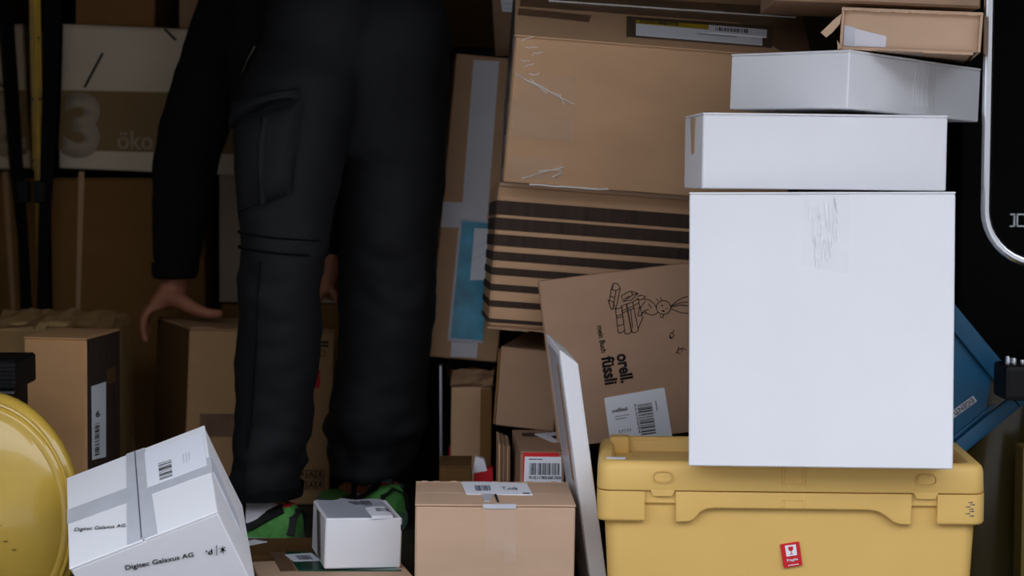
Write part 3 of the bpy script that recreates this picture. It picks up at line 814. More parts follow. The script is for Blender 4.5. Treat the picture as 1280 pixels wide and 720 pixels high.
for cx in (-0.1977, 0.2083):
    ring = bmesh.new()
    cz, a, b = 0.2345, 0.0165, 0.0098
    lp = [[], [], [], []]
    for i in range(32):
        an = 2 * math.pi * i / 32
        ca, sa = math.cos(an), math.sin(an)
        ex = (abs(ca) ** 0.75) * (1 if ca > 0 else -1)
        ez = (abs(sa) ** 0.75) * (1 if sa > 0 else -1)
        for j, (d, y) in enumerate(((0.0, -hl + 0.001), (0.0003, -hl - 0.0026), (0.0017, -hl - 0.0026), (0.0020, -hl + 0.001))):
            lp[j].append(ring.verts.new((cx + (a - d) * ex, y, cz + (b - d) * ez)))
    for j in range(3):
        for i in range(32):
            ring.faces.new([lp[j][i], lp[j][(i + 1) % 32], lp[j + 1][(i + 1) % 32], lp[j + 1][i]])
    bmesh.ops.recalc_face_normals(ring, faces=ring.faces[:])
    bt = obj('latch_button', ring, 'yellow', t, True)
    obj('button_face', oval(cx, cz, a - 0.003, b - 0.003, -hl, -hl - 0.0012), 'yellow', bt)
    obj('thumb_catch', box((cx - 0.005, -hl - 0.002, cz + 0.001), (cx + 0.005, -hl, cz + 0.003), 0.0004), 'yellow', bt)
    tb = prism([(cx - 0.019, -hl, 0.2140), (cx - 0.014, -hl, 0.2045), (cx + 0.014, -hl, 0.2045), (cx + 0.019, -hl, 0.2140)], (0, -1, 0), -0.006, 0.0)
    obj('latch_tab', tb, 'yellow', t)
for cx in (-0.0113, 0.0211):
    obj('rib', box((cx - 0.002, -hl - 0.0013, 0.226), (cx + 0.002, -hl + 0.002, 0.251), 0.0008), 'yellow', t)
    obj('rib', box((cx - 0.002, -hl - 0.0013, 0.188), (cx + 0.002, -hl + 0.002, 0.200), 0.0008), 'yellow', t)
obj('rib', box((-0.0133, -hl - 0.0013, 0.2245), (0.0231, -hl + 0.002, 0.2265), 0.0006), 'yellow', t)
obj('rib', box((-0.0133, -hl - 0.0013, 0.1995), (0.0231, -hl + 0.002, 0.2010), 0.0006), 'yellow', t)
fr = [Vector(p) + Vector((0, 0.0135, 0)) for p in SPOT['fragile']]
st = sticker('fragile_sticker', fr, 'red', t, 0.0012, 0.001)
part(st, 'red Fragile sticker with a wine glass')
sq = [Vector(p) + Vector((0, 0.0135, 0)) for p in SPOT['fragile_sq']]
sticker('picture_square', sq, 'paper', st, 0.0016)
nrm = face_normal(sq)
gl = bmesh.new()
for poly in ([(0.27, .86), (0.73, .86), (0.72, .60), (0.60, .46), (0.40, .46), (0.28, .60)], [(0.47, .48), (0.53, .48), (0.53, .2), (0.47, .2)], [(0.36, .22), (0.64, .22), (0.64, .15), (0.36, .15)]):
    merge(gl, prism([lerp4(sq, u, v) for u, v in poly], nrm, 0, 0.0021))
obj('wine_glass_symbol', gl, 'red', st)
text('Fragile', [Vector(p) + Vector((0, 0.0135, 0)) for p in SPOT['fragile_text']], st, 'paper', 0.03, 0.0018)
sticker('underline', [Vector(p) + Vector((0, 0.0135, 0)) for p in SPOT['fragile_line']], 'paper', st, 0.0018)
obj('film', box((-hw + 0.055, -hl + 0.028, 0.2375), (-hw + 0.18, hl - 0.03, 0.2392)), 'clear_tape', t)
obj('side_label', box((-hw + 0.014, -hl + 0.028, 0.2570), (-hw + 0.045, -hl + 0.040, 0.2590), 0.0003), 'paper_dim', t)
sm = bmesh.new()
for k in range(7):
    x = 0.272 + 0.004 * math.sin(k * 2.2)
    z = 0.200 - k * 0.0035
    merge(sm, prism([(x, -hl, z), (x + 0.008, -hl, z + 0.001), (x + 0.0075, -hl, z - 0.0012), (x + 0.001, -hl, z - 0.0010)], (0, -1, 0), 0, 0.0003))
obj('scuff', sm, 'ink_grey', t)

# ------------------------------------------------------------------ white cartons
t = carton('white_large', 'shipping_box', 'largest white cardboard box standing on the yellow crate', 'white')
tp = part(sticker('tape', 'wl_tape', 'clear_tape', t, 0.0008), 'wrinkled clear tape strip')
W, L, H = BOX['white_large'][2]
cr = bmesh.new()
rnd = random.Random(3)
q = SPOT['wl_tape']
for k in range(22):
    u, v = rnd.uniform(0.05, 0.75), rnd.uniform(0.35, 0.95)
    stroke(cr, [lerp4(q, u, v), lerp4(q, u + rnd.uniform(-0.05, 0.12), v - rnd.uniform(0.15, 0.4))], face_normal(q), 0.0018, 0.00121)
obj('crease', cr, 'tape_white', tp)
obj('tape', box((-0.035, -L / 2 - 0.001, H - 0.001), (0.035, L / 2, H + 0.001)), 'clear_tape', t)

t = carton('white_second', 'shipping_box', 'long flat white box lying directly on the largest white box', 'white')
sticker('tape', 'ws_tape', 'kraft_light', t, 0.001)
W, L, H = BOX['white_second'][2]
obj('corner_notch', box((-W / 2 + 0.004, -L / 2 + 0.002, H - 0.004), (-W / 2 + 0.018, -L / 2 + 0.012, H + 0.0012), 0.0005), 'kraft_deep', t)

t = carton('white_third', 'shipping_box', 'white box turned corner first on top of the long flat white box', 'white')
tp = sticker('tape', 'wt_tape', 'clear_tape', t, 0.0012)
q = SPOT['wt_tape']
cr = bmesh.new()
for k in range(7):
    u = 0.15 + 0.1 * k
    stroke(cr, [lerp4(q, u, 0.95 - 0.05 * (k % 3)), lerp4(q, u - 0.08, 0.5), lerp4(q, u - 0.02, 0.1 + 0.08 * (k % 2))], face_normal(q), 0.0014, 0.00130)
obj('crease', cr, 'tape_white', tp)

# torn open brown box
loc, rot, (W, L, H) = BOX['torn']
t = thing('torn_box', 'torn flat brown box with recessed end on top of the corner-first white box', 'box', loc, rot)
a = 0.0045
obj('top_panel', box((-W / 2, -L / 2, H - a), (W / 2, L / 2, H), 0.0012), 'kraft_light', t)
obj('bottom_panel', box((-W / 2, -L / 2 + 0.002, 0), (W / 2 - 0.012, L / 2, a), 0.0012), 'kraft_mid', t)
obj('side_panel', box((-W / 2, -L / 2 + 0.003, a), (-W / 2 + a, L / 2, H - a), 0.0008), 'kraft_light', t)
obj('side_panel', box((W / 2 - a, -L / 2, a), (W / 2, L / 2, H - a), 0.0008), 'kraft_light', t)
obj('end_panel', box((-W / 2 + a, -L / 2 + 0.009, a), (W / 2 - a, -L / 2 + 0.013, H - a), 0.0006), 'kraft_light', t)
obj('back_panel', box((-W / 2 + a, L / 2 - 0.006, a), (W / 2 - a, L / 2 - 0.002, H - a)), 'kraft_mid', t)
fl = prism([(-W / 2, -L / 2 + 0.004, H - 0.010), (-W / 2 - 0.012, -L / 2 + 0.002, H - 0.021), (-W / 2 - 0.020, -L / 2, H - 0.030), (-W / 2 - 0.030, -L / 2 - 0.002, H - 0.041), (-W / 2 - 0.021, -L / 2 - 0.001, H - 0.048), (-W / 2 - 0.012, -L / 2, H - 0.040), (-W / 2 - 0.002, -L / 2 + 0.004, H - 0.026)], (0.1, -0.99, 0.05), 0, 0.004)
obj('torn_flap', fl, 'kraft_light', t)
rg, rg2 = bmesh.new(), bmesh.new()
rnd = random.Random(21)
for i in range(40):
    x0, x1 = -W / 2 + W * i / 40, -W / 2 + W * (i + 1) / 40
    d = rnd.uniform(0.0003, 0.0026)
    merge(rg, prism([(x0, -L / 2 - d, H - a), (x1, -L / 2 - rnd.uniform(0.0003, 0.0026), H - a), (x1, -L / 2 + 0.002, H - a), (x0, -L / 2 + 0.002, H - a)], (0, 0, 1), -0.0012 * rnd.random(), a - 0.0008))
    if i < 38:
        merge(rg2, prism([(x0, -L / 2 + 0.003, a), (x1, -L / 2 + 0.003, a), (x1, -L / 2 + 0.003, a - 0.0040 - rnd.uniform(0, 0.0008)), (x0, -L / 2 + 0.003, a - 0.0040 - rnd.uniform(0, 0.0008))], (0, -1, 0), 0.0, 0.0022))
obj('ragged_edge', rg, 'kraft_light', t)
obj('ragged_edge', rg2, 'kraft_light', t)
obj('torn_strip', prism([(-W / 2 - 0.004, -L / 2 + 0.002, 0.014), (-W / 2 + 0.004, -L / 2, 0.003), (-W / 2 - 0.002, -L / 2, -0.001)], (0, -1, 0), 0, 0.003), 'kraft_light', t)
q = [Vector(p) + Vector((0, 0.009, 0)) for p in SPOT['torn_tape']]
part(sticker('tape', q, 'white_tape', t, 0.0008), 'whitish strip of tape')
q = [Vector(p) + Vector((0, 0.009, 0)) for p in SPOT['torn_tape1']]
sticker('tape', q, 'grey_tape', t, 0.0013)
obj('tape', box((-0.05, -L / 2 - 0.0008, -0.0006), (0.02, L / 2 - 0.1, 0.001)), 'brown_tape', t)

W2 = 0.30
t = carton('top_box', 'shipping_box', 'brown box at the top border lying over the torn flat box', 'kraft_mid', flap='none', pose=((0.590, 3.12, 0.974), (0, D2R(2.6), D2R(-3)), (0.325, 0.30, 0.16)))
obj('flap', box((-0.125, -0.152, 0.004), (0.160, -0.1495, 0.155), 0.0006), 'kraft_light', t)

# ------------------------------------------------------------------ large brown cartons
t = carton('brown_upper', 'shipping_box', 'large brown box tipped forward with a document pouch on its top', 'kraft', dent=0.002, bev=0.005)
W, L, H = BOX['brown_upper'][2]
sticker('tape', 'bu_strip', 'brown_tape', t, 0.0009)
sticker('tape', 'bu_seam', 'brown_tape', t, 0.0007)
sticker('tape', 'bu_end', 'brown_tape', t, 0.0010)
q = SPOT['bu_seam']
n = face_normal(q)
cr = bmesh.new()
for a0, b0, v in ((0.10, 0.42, 0.50), (0.40, 0.72, 0.49), (0.66, 0.98, 0.47)):
    stroke(cr, [lerp4(q, a0, v + 0.01), lerp4(q, (a0 + b0) / 2, v), lerp4(q, b0, v + 0.008)], n, 0.003, 0.0022)
obj('seam_edge', cr, 'scratch', t)
po = part(sticker('document_pouch', 'bu_pouch', 'pouch_clear', t, 0.0016), 'clear pouch with delivery papers')
sticker('delivery_note', 'bu_white', 'paper', po, 0.0021)
sticker('yellow_strip', 'bu_yellow', 'yellow_print', po, 0.0022)
text('DOKUMENTE', 'bu_text', po, 'ink', 0.02, 0.0026)
lb = sticker('barcode_label', 'bu_blabel', 'paper', po, 0.0030)
barcode('bu_bar', po, 'ink', 20, 0.0035, seed=4)
q = SPOT['bu_white']
lines(q, po, [(0.48, 0.80, 0.52, 0.05)], 'ink_grey', 0.0025)
tp = sticker('tape', 'bu_tape', 'clear_tape', t, 0.0006)
tp.data.materials.clear()
M['film'] = mat('clear_film', (0.75, 0.6, 0.48), 0.3, 0.5, alpha=0.10)
tp.data.materials.append(M['film'])
sticker('tape', 'bu_tape2', 'film', t, 0.0007)
sc = SPOT['bu_scratch']
cr = bmesh.new()
nf = (0, -1, 0)
def jit(a, b, k=5, s=0.0012, seed=0):
    r = random.Random(seed)
    a, b = Vector(a), Vector(b)
    return [a.lerp(b, i / k) + Vector((r.uniform(-s, s), 0, r.uniform(-s, s))) for i in range(k + 1)]
for i, (a, b) in enumerate(((0, 1), (0, 2), (2, 3), (4, 5), (6, 7), (8, 9), (10, 11))):
    stroke(cr, jit(sc[a], sc[b], seed=i), nf, 0.0009, 0.0016)
for i in range(6):
    a = Vector((-W / 2 + 0.012 + 0.01 * (i % 3), -L / 2, H - 0.01 - 0.012 * i))
    stroke(cr, jit(a, a + Vector((0.018, 0, 0.008 - 0.006 * (i % 2))), 3, 0.002, i + 20), nf, 0.0008, 0.0016)
stroke(cr, jit((-W / 2 + 0.05, -L / 2, 0.004), (-W / 2 + 0.19, -L / 2, 0.006), 9, 0.001, 9), nf, 0.0022, 0.0016)
obj('tape_crease', cr, 'scratch', t)
ed = bmesh.new()
for i in range(9):
    z0 = H * i / 9
    add_box(ed, (-W / 2 - 0.0022 + 0.001 * (i % 2), -L / 2 + 0.002, z0 + 0.002), (-W / 2 + 0.001, -L / 2 + 0.08, z0 + H / 9 - 0.001), 0.0006)
part(obj('side_patch', box((-W / 2 - 0.0010, -L / 2 + 0.006, 0.004), (-W / 2 + 0.002, L / 2 - 0.01, H - 0.006)), 'dark_tape_and_shade', t), 'left side with its shade painted on')  # dark sheet painting the shade on the box's left side
obj('edge_tape', ed, 'dark_tape_and_shade', t)

t = carton('striped', 'shipping_box', 'large brown box with dark printed stripes under the tipped brown box', 'kraft', flap='none', dent=0.003, bev=0.006, pose=(BOX['striped'][0], BOX['striped'][1], (BOX['striped'][2][0], BOX['striped'][2][1], BOX['striped'][2][2] + 0.010)))
W, L, H = BOX['striped'][2]
H += 0.010
zz = [p[2] for p in SPOT['stripes']]
for k in range(8):
    z1, z0 = zz[2 * k], zz[2 * k + 1]
    obj('printed_stripe', box((-W / 2 + 0.002, -L / 2 - 0.0008, z0), (W / 2 - 0.004, -L / 2 + 0.002, z1)), 'ink_brown', t)
    obj('printed_stripe', box((-W / 2 - 0.0008, -L / 2 + 0.004, z0), (-W / 2 + 0.002, L / 2 - 0.004, z1)), 'ink_brown', t)
obj('flap', box((-W / 2 + 0.003, -L / 2 - 0.0022, H - 0.0045), (W / 2, -L / 2 + 0.02, H + 0.002), 0.0010), 'kraft_light', t)
rg = bmesh.new()
rnd = random.Random(5)
for i in range(14):
    x = -W / 2 + W * i / 30
    add_box(rg, (x, -L / 2 - 0.001, -0.0015 - rnd.uniform(0, 0.002)), (x + W / 30, -L / 2 + 0.02, 0.002), 0.0005)
obj('crushed_edge', rg, 'kraft_mid', t)

# ------------------------------------------------------------------ book mailer
t = carton('orell', 'book_box', 'flat brown book box with printed lettering and drawing leaning behind the yellow crate', 'kraft_red', flap='none', bev=0.0015)
W, L, H = BOX['orell'][2]
text('mein Buch', 'orell_mein', t, 'ink', 0.018, 0.0006)
text('füssli', 'orell_fussli', t, 'ink', 0.035, 0.0006)
text('orell.', 'orell_orell', t, 'ink', 0.035, 0.0006)
lb = part(sticker('shipping_label', 'orell_label', 'paper', t, 0.0007, 0.002), 'white shipping label with barcode')
text('orellfüssli', 'orell_logo', lb, 'ink', 0.01, 0.0010)
barcode('orell_bar', lb, 'ink', 22, 0.0011, 'v', 11)
text('99.42.102195.22878146', 'orell_num', lb, 'ink', 0.01, 0.0010)
text('57777', 'orell_num2', lb, 'ink_grey', 0.0, 0.0010)
lines('orell_small', lb, [(0.0, 0.95, 0.2, 0.5)], 'ink_grey', 0.0010)
q = SPOT['orell_label']
lines(q, lb, [(0.13, 0.37, 0.70, 0.008), (0.13, 0.32, 0.66, 0.010)], 'ink_grey', 0.0010)
dr = bmesh.new()
for st in DRAWING:
    stroke(dr, [(x, -L / 2, z) for x, z in st], (0, -1, 0), 0.0013, 0.0007)
for x, z in DRAWING_DOTS:
    merge(dr, prism([(x + 0.0016 * math.cos(a), -L / 2, z + 0.0016 * math.sin(a)) for a in [2 * math.pi * k / 8 for k in range(8)]], (0, -1, 0), 0, 0.0008))
obj('printed_drawing', dr, 'ink', t)
obj('side_fold', box((-W / 2 - 0.0012, -L / 2 + 0.004, 0.003), (-W / 2 + 0.001, L / 2 - 0.012, H - 0.003), 0.0005), 'kraft_mid', t)

# ------------------------------------------------------------------ thin white mailer on edge
loc, rot, (W, L, H) = BOX['panel']
t = thing('flat_mailer', 'thin white cardboard mailer on edge between the taped brown box and yellow crate', 'box', loc, rot)
def yz_prism(poly, x0, x1, bev=0.0):
    bm = prism([(x0, y, z) for y, z in poly], (1, 0, 0), 0.0, x1 - x0)
    if bev:
        bmesh.ops.bevel(bm, geom=bm.edges[:], offset=bev, segments=1, affect='EDGES')
    return bm
pf = [(-L / 2, 0.0), (L / 2, 0.0), (L / 2, H), (-L / 2, H)]
bm = prism([(-W / 2, -L / 2, 0), (W / 2, -L / 2, 0), (W / 2, -L / 2, H - 0.026), (-W / 2 + 0.002, -L / 2, H), (-W / 2, -L / 2, H)], (0, -1, 0), -L, 0.0)
bmesh.ops.bevel(bm, geom=bm.edges[:], offset=0.0012, segments=1, affect='EDGES')
obj('body', bm, 'white', t)
obj('tape', box((-W / 2 - 0.0008, -L / 2 + 0.012, 0.05), (-W / 2 + 0.0008, L / 2 - 0.02, H - 0.012)), 'grey_tape', t)
obj('tape', box((-W / 2 - 0.0013, -L / 2 + 0.03, 0.20), (-W / 2 + 0.0008, -L / 2 + 0.055, H - 0.03)), 'kraft_mid', t)
obj('tuck_tab', box((W / 2 - 0.0035, -L / 2 - 0.0009, 0.25), (W / 2 - 0.0005, -L / 2 + 0.002, H - 0.075), 0.0006), 'white', t)

# ------------------------------------------------------------------ centre
t = carton('center', 'shipping_box', 'brown box with clear tape and white labels on top at the bottom centre', 'kraft_light', dent=0.0015, bev=0.003)
part(sticker('shipping_label', 'center_label', 'paper', t, 0.0010), 'white barcode label')
barcode('center_bar', t, 'ink_grey', 14, 0.0015, seed=2)
lb = sticker('shipping_label', 'center_label2', 'paper', t, 0.0012)
text('T.ods', 'center_text', lb, 'ink_grey', 0.0, 0.0016)
lines('center_label2', lb, [(0.70, 0.92, 0.06, 0.09)], 'ink_grey', 0.0016)
sticker('tape', 'center_tongue', 'grey_tape', t, 0.0011)
sticker('seam_gap', 'center_pen', 'ink', t, 0.0014)
sticker('tape', 'center_tape', 'clear_tape', t, 0.0008)
sticker('tape', 'center_tape2', 'clear_tape', t, 0.0012)
W, L, H = BOX['center'][2]
obj('tape', box((-0.02, -L / 2 - 0.001, H - 0.006), (0.032, -L / 2 + 0.004, H + 0.001)), 'grey_tape', t)
rg = bmesh.new()
rnd = random.Random(8)
for i in range(26):
    x = -W / 2 + W * i / 26
    hgt = rnd.uniform(0.0002, 0.0016)
    add_box(rg, (x, L / 2 - 0.003, H - 0.004), (x + W / 26, L / 2 + 0.0005, H + hgt))
obj('ragged_edge', rg, 'kraft_light', t)

t = carton('plain', 'shipping_box', 'plain brown box between the striped box and the red-labelled box', 'kraft_mid', flap='none', pose=(BOX['plain'][0], BOX['plain'][1], (BOX['plain'][2][0], BOX['plain'][2][1], 0.150)))
W, L, H = BOX['plain'][2]
H = 0.150
obj('flap', box((-W / 2 - 0.004, -L / 2 + 0.001, 0.002), (-W / 2 - 0.0005, L / 2 - 0.02, H - 0.006), 0.0008), 'kraft_dark', t)

t = carton('redlabel', 'shipping_box', 'brown box with a red and white barcode label behind the taped box', 'kraft_mid')
rl = part(sticker('red_label', 'red_red', 'red', t, 0.0008), 'glossy red label')
wl = sticker('barcode_label', 'red_white', 'paper', t, 0.0012)
barcode('red_bar', wl, 'ink', 26, 0.0016, seed=6)
text('99.42.117803.000 2920', 'red_num', wl, 'ink', 0.01, 0.0016)
lines('red_name', wl, [(0, 0.6, 0.2, 0.5), (0.65, 1.0, 0.2, 0.5)], 'ink_grey', 0.0016)
tl = sticker('paper_label', 'red_top', 'paper', t, 0.0010)
q = SPOT['red_top']
lines(q, tl, [(0.55, 0.98, 0.30, 0.30)], 'ink', 0.0014)
W, L, H = BOX['redlabel'][2]
lines([(-W / 2 + 0.004, L / 2 - 0.02, H), (W / 2, L / 2 - 0.02, H), (W / 2, L / 2 - 0.10, H), (-W / 2 + 0.004, L / 2 - 0.10, H)], t,
      [(0.15, 0.5, 0.6, 0.06), (0.15, 0.45, 0.4, 0.06), (0.15, 0.5, 0.2, 0.06)], 'ink_brown', 0.0012, 'faded_print')

for k in range(3):
    x = -0.028 + 0.0075 * k
    t = thing('flattened_carton', ['leftmost', 'middle', 'rightmost'][k] + ' of three flattened brown cartons standing beside the red-labelled box', 'cardboard', (x + 0.003, 3.30, 0), (0, D2R(0.5), D2R(2)), 'flattened cartons on edge')
    obj('sheet', box((-0.003, -0.06 + 0.006 * k, 0), (0.0005, 0.08, 0.226 - 0.003 * k), 0.0006), 'kraft' if k != 1 else 'kraft_mid', t)
    obj('sheet', box((0.0010, -0.057 + 0.006 * k, 0), (0.0035, 0.08, 0.224 - 0.003 * k), 0.0006), 'kraft_mid', t)

# tall box with tape and blue pouch
t = carton('tall', 'shipping_box', 'tall narrow brown box with white tape and a blue plastic pouch', 'kraft', flap='none', dent=0.002, bev=0.003)
W, L, H = BOX['tall'][2]
part(sticker('tape', 'tall_tape', 'white_tape', t, 0.0008), 'long white tape strip')
rb = bmesh.new()
q = SPOT['tall_tape']
for k in range(8):
    v = 0.985 - 0.028 * k
    stroke(rb, [lerp4(q, 0.02, v), lerp4(q, 0.98, v - 0.004)], face_normal(q), 0.0022, 0.0013)
obj('tape_ridge', rb, 'white_tape', t)
sticker('tape', 'tall_tape2', 'white_tape', t, 0.0011)
po = part(sticker('plastic_pouch', 'tall_pouch', 'pouch_blue', t, 0.003, 0.006), 'blue plastic pouch')
q = SPOT['tall_pouch']
cr = bmesh.new()
for a, b in (((0.0, 1.0), (1.0, 1.0)), ((0.0, 0.0), (0.0, 1.0)), ((0.0, 0.0), (1.0, 0.0))):
    stroke(cr, [lerp4(q, *a), lerp4(q, *b)], face_normal(q), 0.005, 0.0040)
obj('seal_edge', cr, 'grey_tape', po)
pl = sticker('paper_label', 'tall_plabel', 'paper', po, 0.0036)
q = SPOT['tall_plabel']
cr = bmesh.new()
stroke(cr, [lerp4(q, 0.05, 0.62), lerp4(q, 0.9, 0.75)], face_normal(q), 0.0012, 0.0042)
stroke(cr, [lerp4(q, 0.1, 0.40), lerp4(q, 0.95, 0.56)], face_normal(q), 0.0012, 0.0042)
obj('film_crease', cr, 'paper_dim', po)

t = carton('high_box', 'shipping_box', 'brown box with a white label at the top border standing on the tall box', 'kraft_mid', flap='none',
           pose=((0.068, 3.88, 0.94), (0, D2R(-3), D2R(2)), (0.21, 0.14, 0.24)))
q = [(-0.095, -0.08, 0.20), (-0.035, -0.08, 0.20), (-0.030, -0.08, 0.083), (-0.086, -0.08, 0.090)]
lb = part(sticker('shipping_label', q, 'paper', t, 0.0010), 'white printed label')
lines(q, lb, [(0.05, 0.95, 0.05 + 0.09 * k, 0.02) for k in range(9)], 'paper_dim', 0.0014)

# crumpled box below the tall one
loc, rot, (W, L, H) = BOX['crumple']
t = thing('crushed_box', 'crushed open brown box with wrinkled flaps under the tall narrow box', 'box', loc, rot)
W = 0.082
H = 0.312
obj('body', grid_box(W, L, 0, H - 0.035, 0.003, 0.03, 0.004, 9), 'kraft', t, True, 50)
def wrinkled(poly_u, poly_v, o, du, dv, amp, seed, th=0.003, nu=9, nv=5):
    bm = bmesh.new()
    o, du, dv = Vector(o), Vector(du), Vector(dv)
    n = du.cross(dv).normalized()
    V = []
    for j in range(nv + 1):
        row = []
        for i in range(nu + 1):
            u, v = i / nu, j / nv
            h = noise.noise(Vector((u * 3.1 + seed, v * 2.7, seed * 1.7))) * amp
            edge = (noise.noise(Vector((u * 6 + seed, 9.1, 0))) * 0.12) * (1 if j == nv else 0)
            row.append(bm.verts.new(o + du * u + dv * (v + edge) + n * h))
        V.append(row)
    for j in range(nv):
        for i in range(nu):
            bm.faces.new([V[j][i], V[j][i + 1], V[j + 1][i + 1], V[j + 1][i]])
    bmesh.ops.solidify(bm, geom=bm.faces[:], thickness=th)
    bmesh.ops.recalc_face_normals(bm, faces=bm.faces[:])
    return bm
obj('flap', wrinkled(0, 0, (-W / 2, -L / 2, H - 0.035), (W, 0, 0), (0.004, -0.012, 0.034), 0.010, 1), 'kraft', t)
obj('flap', wrinkled(0, 0, (-W / 2, -L / 2 + 0.02, H - 0.036), (W, 0, 0), (0, 0.025, 0.030), 0.012, 4), 'kraft_dark', t)
obj('flap', wrinkled(0, 0, (-W / 2, L / 2, H - 0.036), (0, -L, 0), (-0.010, 0, 0.034), 0.012, 6), 'kraft_dark', t)
obj('flap', wrinkled(0, 0, (W / 2, -L / 2, H - 0.036), (0, L, 0), (0.004, 0, 0.034), 0.010, 8), 'kraft_dark', t)
obj('side_patch', box((-W / 2 - 0.001, -L / 2 + 0.01, 0.12), (-W / 2 + 0.001, -L / 2 + 0.05, 0.15)), 'red', t)
obj('edge_tape', box((W / 2 - 0.022, -L / 2 - 0.0012, 0.05), (W / 2, -L / 2 + 0.004, H - 0.04)), 'kraft_dark', t)

t = thing('metal_rail', 'thin upright metal rail left of the crushed open box', 'rail', (-0.136, 3.50, 0))
obj('strip', box((-0.003, -0.003, 0), (0.003, 0.02, 0.335), 0.001), 'steel', t)
obj('foot', box((-0.01, -0.003, 0), (0.01, 0.03, 0.004), 0.001), 'steel', t)

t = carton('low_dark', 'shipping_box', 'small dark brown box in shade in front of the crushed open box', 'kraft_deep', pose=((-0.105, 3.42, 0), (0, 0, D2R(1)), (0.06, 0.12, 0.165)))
t = thing('plastic_packet', 'small red and white plastic packet behind the taped brown box', 'packet', (-0.058, 3.41, 0))
obj('pouch', prism([(-0.020, 0, 0), (0.026, 0, 0), (0.022, 0, 0.155), (-0.012, 0, 0.152)], (0, -1, 0), -0.012, 0.012), 'red', t)
obj('flap', prism([(-0.016, 0, 0.145), (0.012, 0, 0.150), (0.006, 0, 0.172), (-0.010, 0, 0.176)], (0, -1, 0), -0.002, 0.013), 'paper', t)

# ------------------------------------------------------------------ lower left
t = carton('digitec', 'shipping_box', 'white taped box tipped on its corner beside the yellow panel', 'white', flap='top', seam='y', dent=0.002, bev=0.0025)
sticker('tape', 'digitec_tape_long', 'grey_tape', t, 0.0008)
sticker('tape', 'digitec_tape_cross', 'grey_tape', t, 0.0010)
sticker('tape', 'digitec_tape_side', 'grey_tape', t, 0.0010).data.materials[0] = M['paper_dim']
sticker('seam', 'digitec_seam', 'ink_grey', t, 0.0014)
lb = part(sticker('shipping_label', 'digitec_label', 'paper', t, 0.0013), 'white shipping label with barcode')
barcode('digitec_bar', lb, 'ink', 13, 0.0017, 'v', 5)
lines('digitec_small1', lb, [(0.05, 0.2, 0.1, 0.8), (0.4, 0.55, 0.0, 0.9), (0.75, 0.9, 0.2, 0.7)], 'paper_dim', 0.0017)
text('Digitec Galaxus AG', 'digitec_text_top', t, 'ink', 0.0, 0.0012)
text('Digitec Galaxus AG', 'digitec_text', t, 'ink', 0.012, 0.0006)
text("'d", 'digitec_d', t, 'ink', 0.02, 0.0006)
sticker('divider', 'digitec_div', 'ink_grey', t, 0.0006)
q = SPOT['digitec_star']
n = face_normal(q)
sb = bmesh.new()
merge(sb, prism([lerp4(q, 0.5 + 0.24 * math.cos(2 * math.pi * k / 10), 0.5 + 0.24 * math.sin(2 * math.pi * k / 10)) for k in range(10)], n, 0, 0.0006))
for k in range(6):
    a = 2 * math.pi * (k + 0.5) / 6
    stroke(sb, [lerp4(q, 0.5, 0.5), lerp4(q, 0.5 + 0.5 * math.cos(a), 0.5 + 0.5 * math.sin(a))], n, 0.0009, 0.0007)
obj('star_emblem', sb, 'ink', t)

t = carton('smallwhite', 'shipping_box', 'small white box with a crumpled label on the flat brown box', 'white', flap='none', dent=0.0012, bev=0.0025)
W, L, H = BOX['smallwhite'][2]
obj('film', wrinkled(0, 0, (-W / 2 + 0.004, -L / 2 + 0.003, H + 0.0012), (W - 0.014, 0, 0), (0, L - 0.008, 0), 0.0022, 3, 0.0008, 10, 8), 'paper_dim', t)
lb = sticker('shipping_label', 'smallwhite_label', 'paper', t, 0.0042)
barcode('smallwhite_bar', lb, 'ink_grey', 10, 0.0047, seed=9)
lines('smallwhite_print', t, [(0.0, 0.15, 0.3, 0.5), (0.2, 0.45, 0.3, 0.5), (0.55, 0.95, 0.2, 0.7)], 'ink_grey', 0.0040)
sticker('tape', 'smallwhite_stripe', 'dark_tape_and_shade', t, 0.0008)
sticker('printed_mark', 'smallwhite_mark', 'ink', t, 0.0008)

t = carton('flatbrown', 'shipping_box', 'flat brown box with a dark green pouch under the small white box', 'kraft_light', flap='none', bev=0.0025)
sticker('tape', 'flat_tape', 'brown_tape', t, 0.0008)
po = part(sticker('plastic_pouch', 'flat_pouch', 'pouch_green', t, 0.0016), 'glossy dark green pouch')
lb = sticker('shipping_label', 'flat_label', 'paper', po, 0.0021)
barcode('flat_bar', lb, 'ink_grey', 12, 0.0025, seed=10)
W, L, H = BOX['flatbrown'][2]
obj('tape', box((-W / 2 + 0.042, -L / 2 - 0.0008, H - 0.02), (-W / 2 + 0.052, -L / 2 + 0.002, H + 0.0012)), 'pouch_green', t)

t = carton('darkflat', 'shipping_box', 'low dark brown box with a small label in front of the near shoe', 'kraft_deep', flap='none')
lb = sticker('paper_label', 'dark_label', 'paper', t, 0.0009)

t = carton('leftfront', 'shipping_box', 'upright orange-brown box with a barcode label behind the yellow panel', 'kraft_orange', bev=0.003)
W, L, H = BOX['leftfront'][2]
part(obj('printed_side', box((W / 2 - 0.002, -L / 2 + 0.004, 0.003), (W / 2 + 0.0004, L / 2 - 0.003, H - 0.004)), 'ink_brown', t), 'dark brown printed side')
lb = part(sticker('shipping_label', 'leftfront_label', 'paper', t, 0.0009), 'tall white barcode label')
barcode('leftfront_bar', lb, 'ink', 16, 0.0013, 'v', 12)
text('6', 'leftfront_six', lb, 'ink', 0.02, 0.0013)
W, L, H = BOX['leftfront'][2]
obj('hand_hole', box((W / 2 - 0.001, L / 2 - 0.08, H - 0.10), (W / 2 + 0.0006, L / 2 - 0.03, H - 0.07), 0.0004), 'kraft_deep', t)

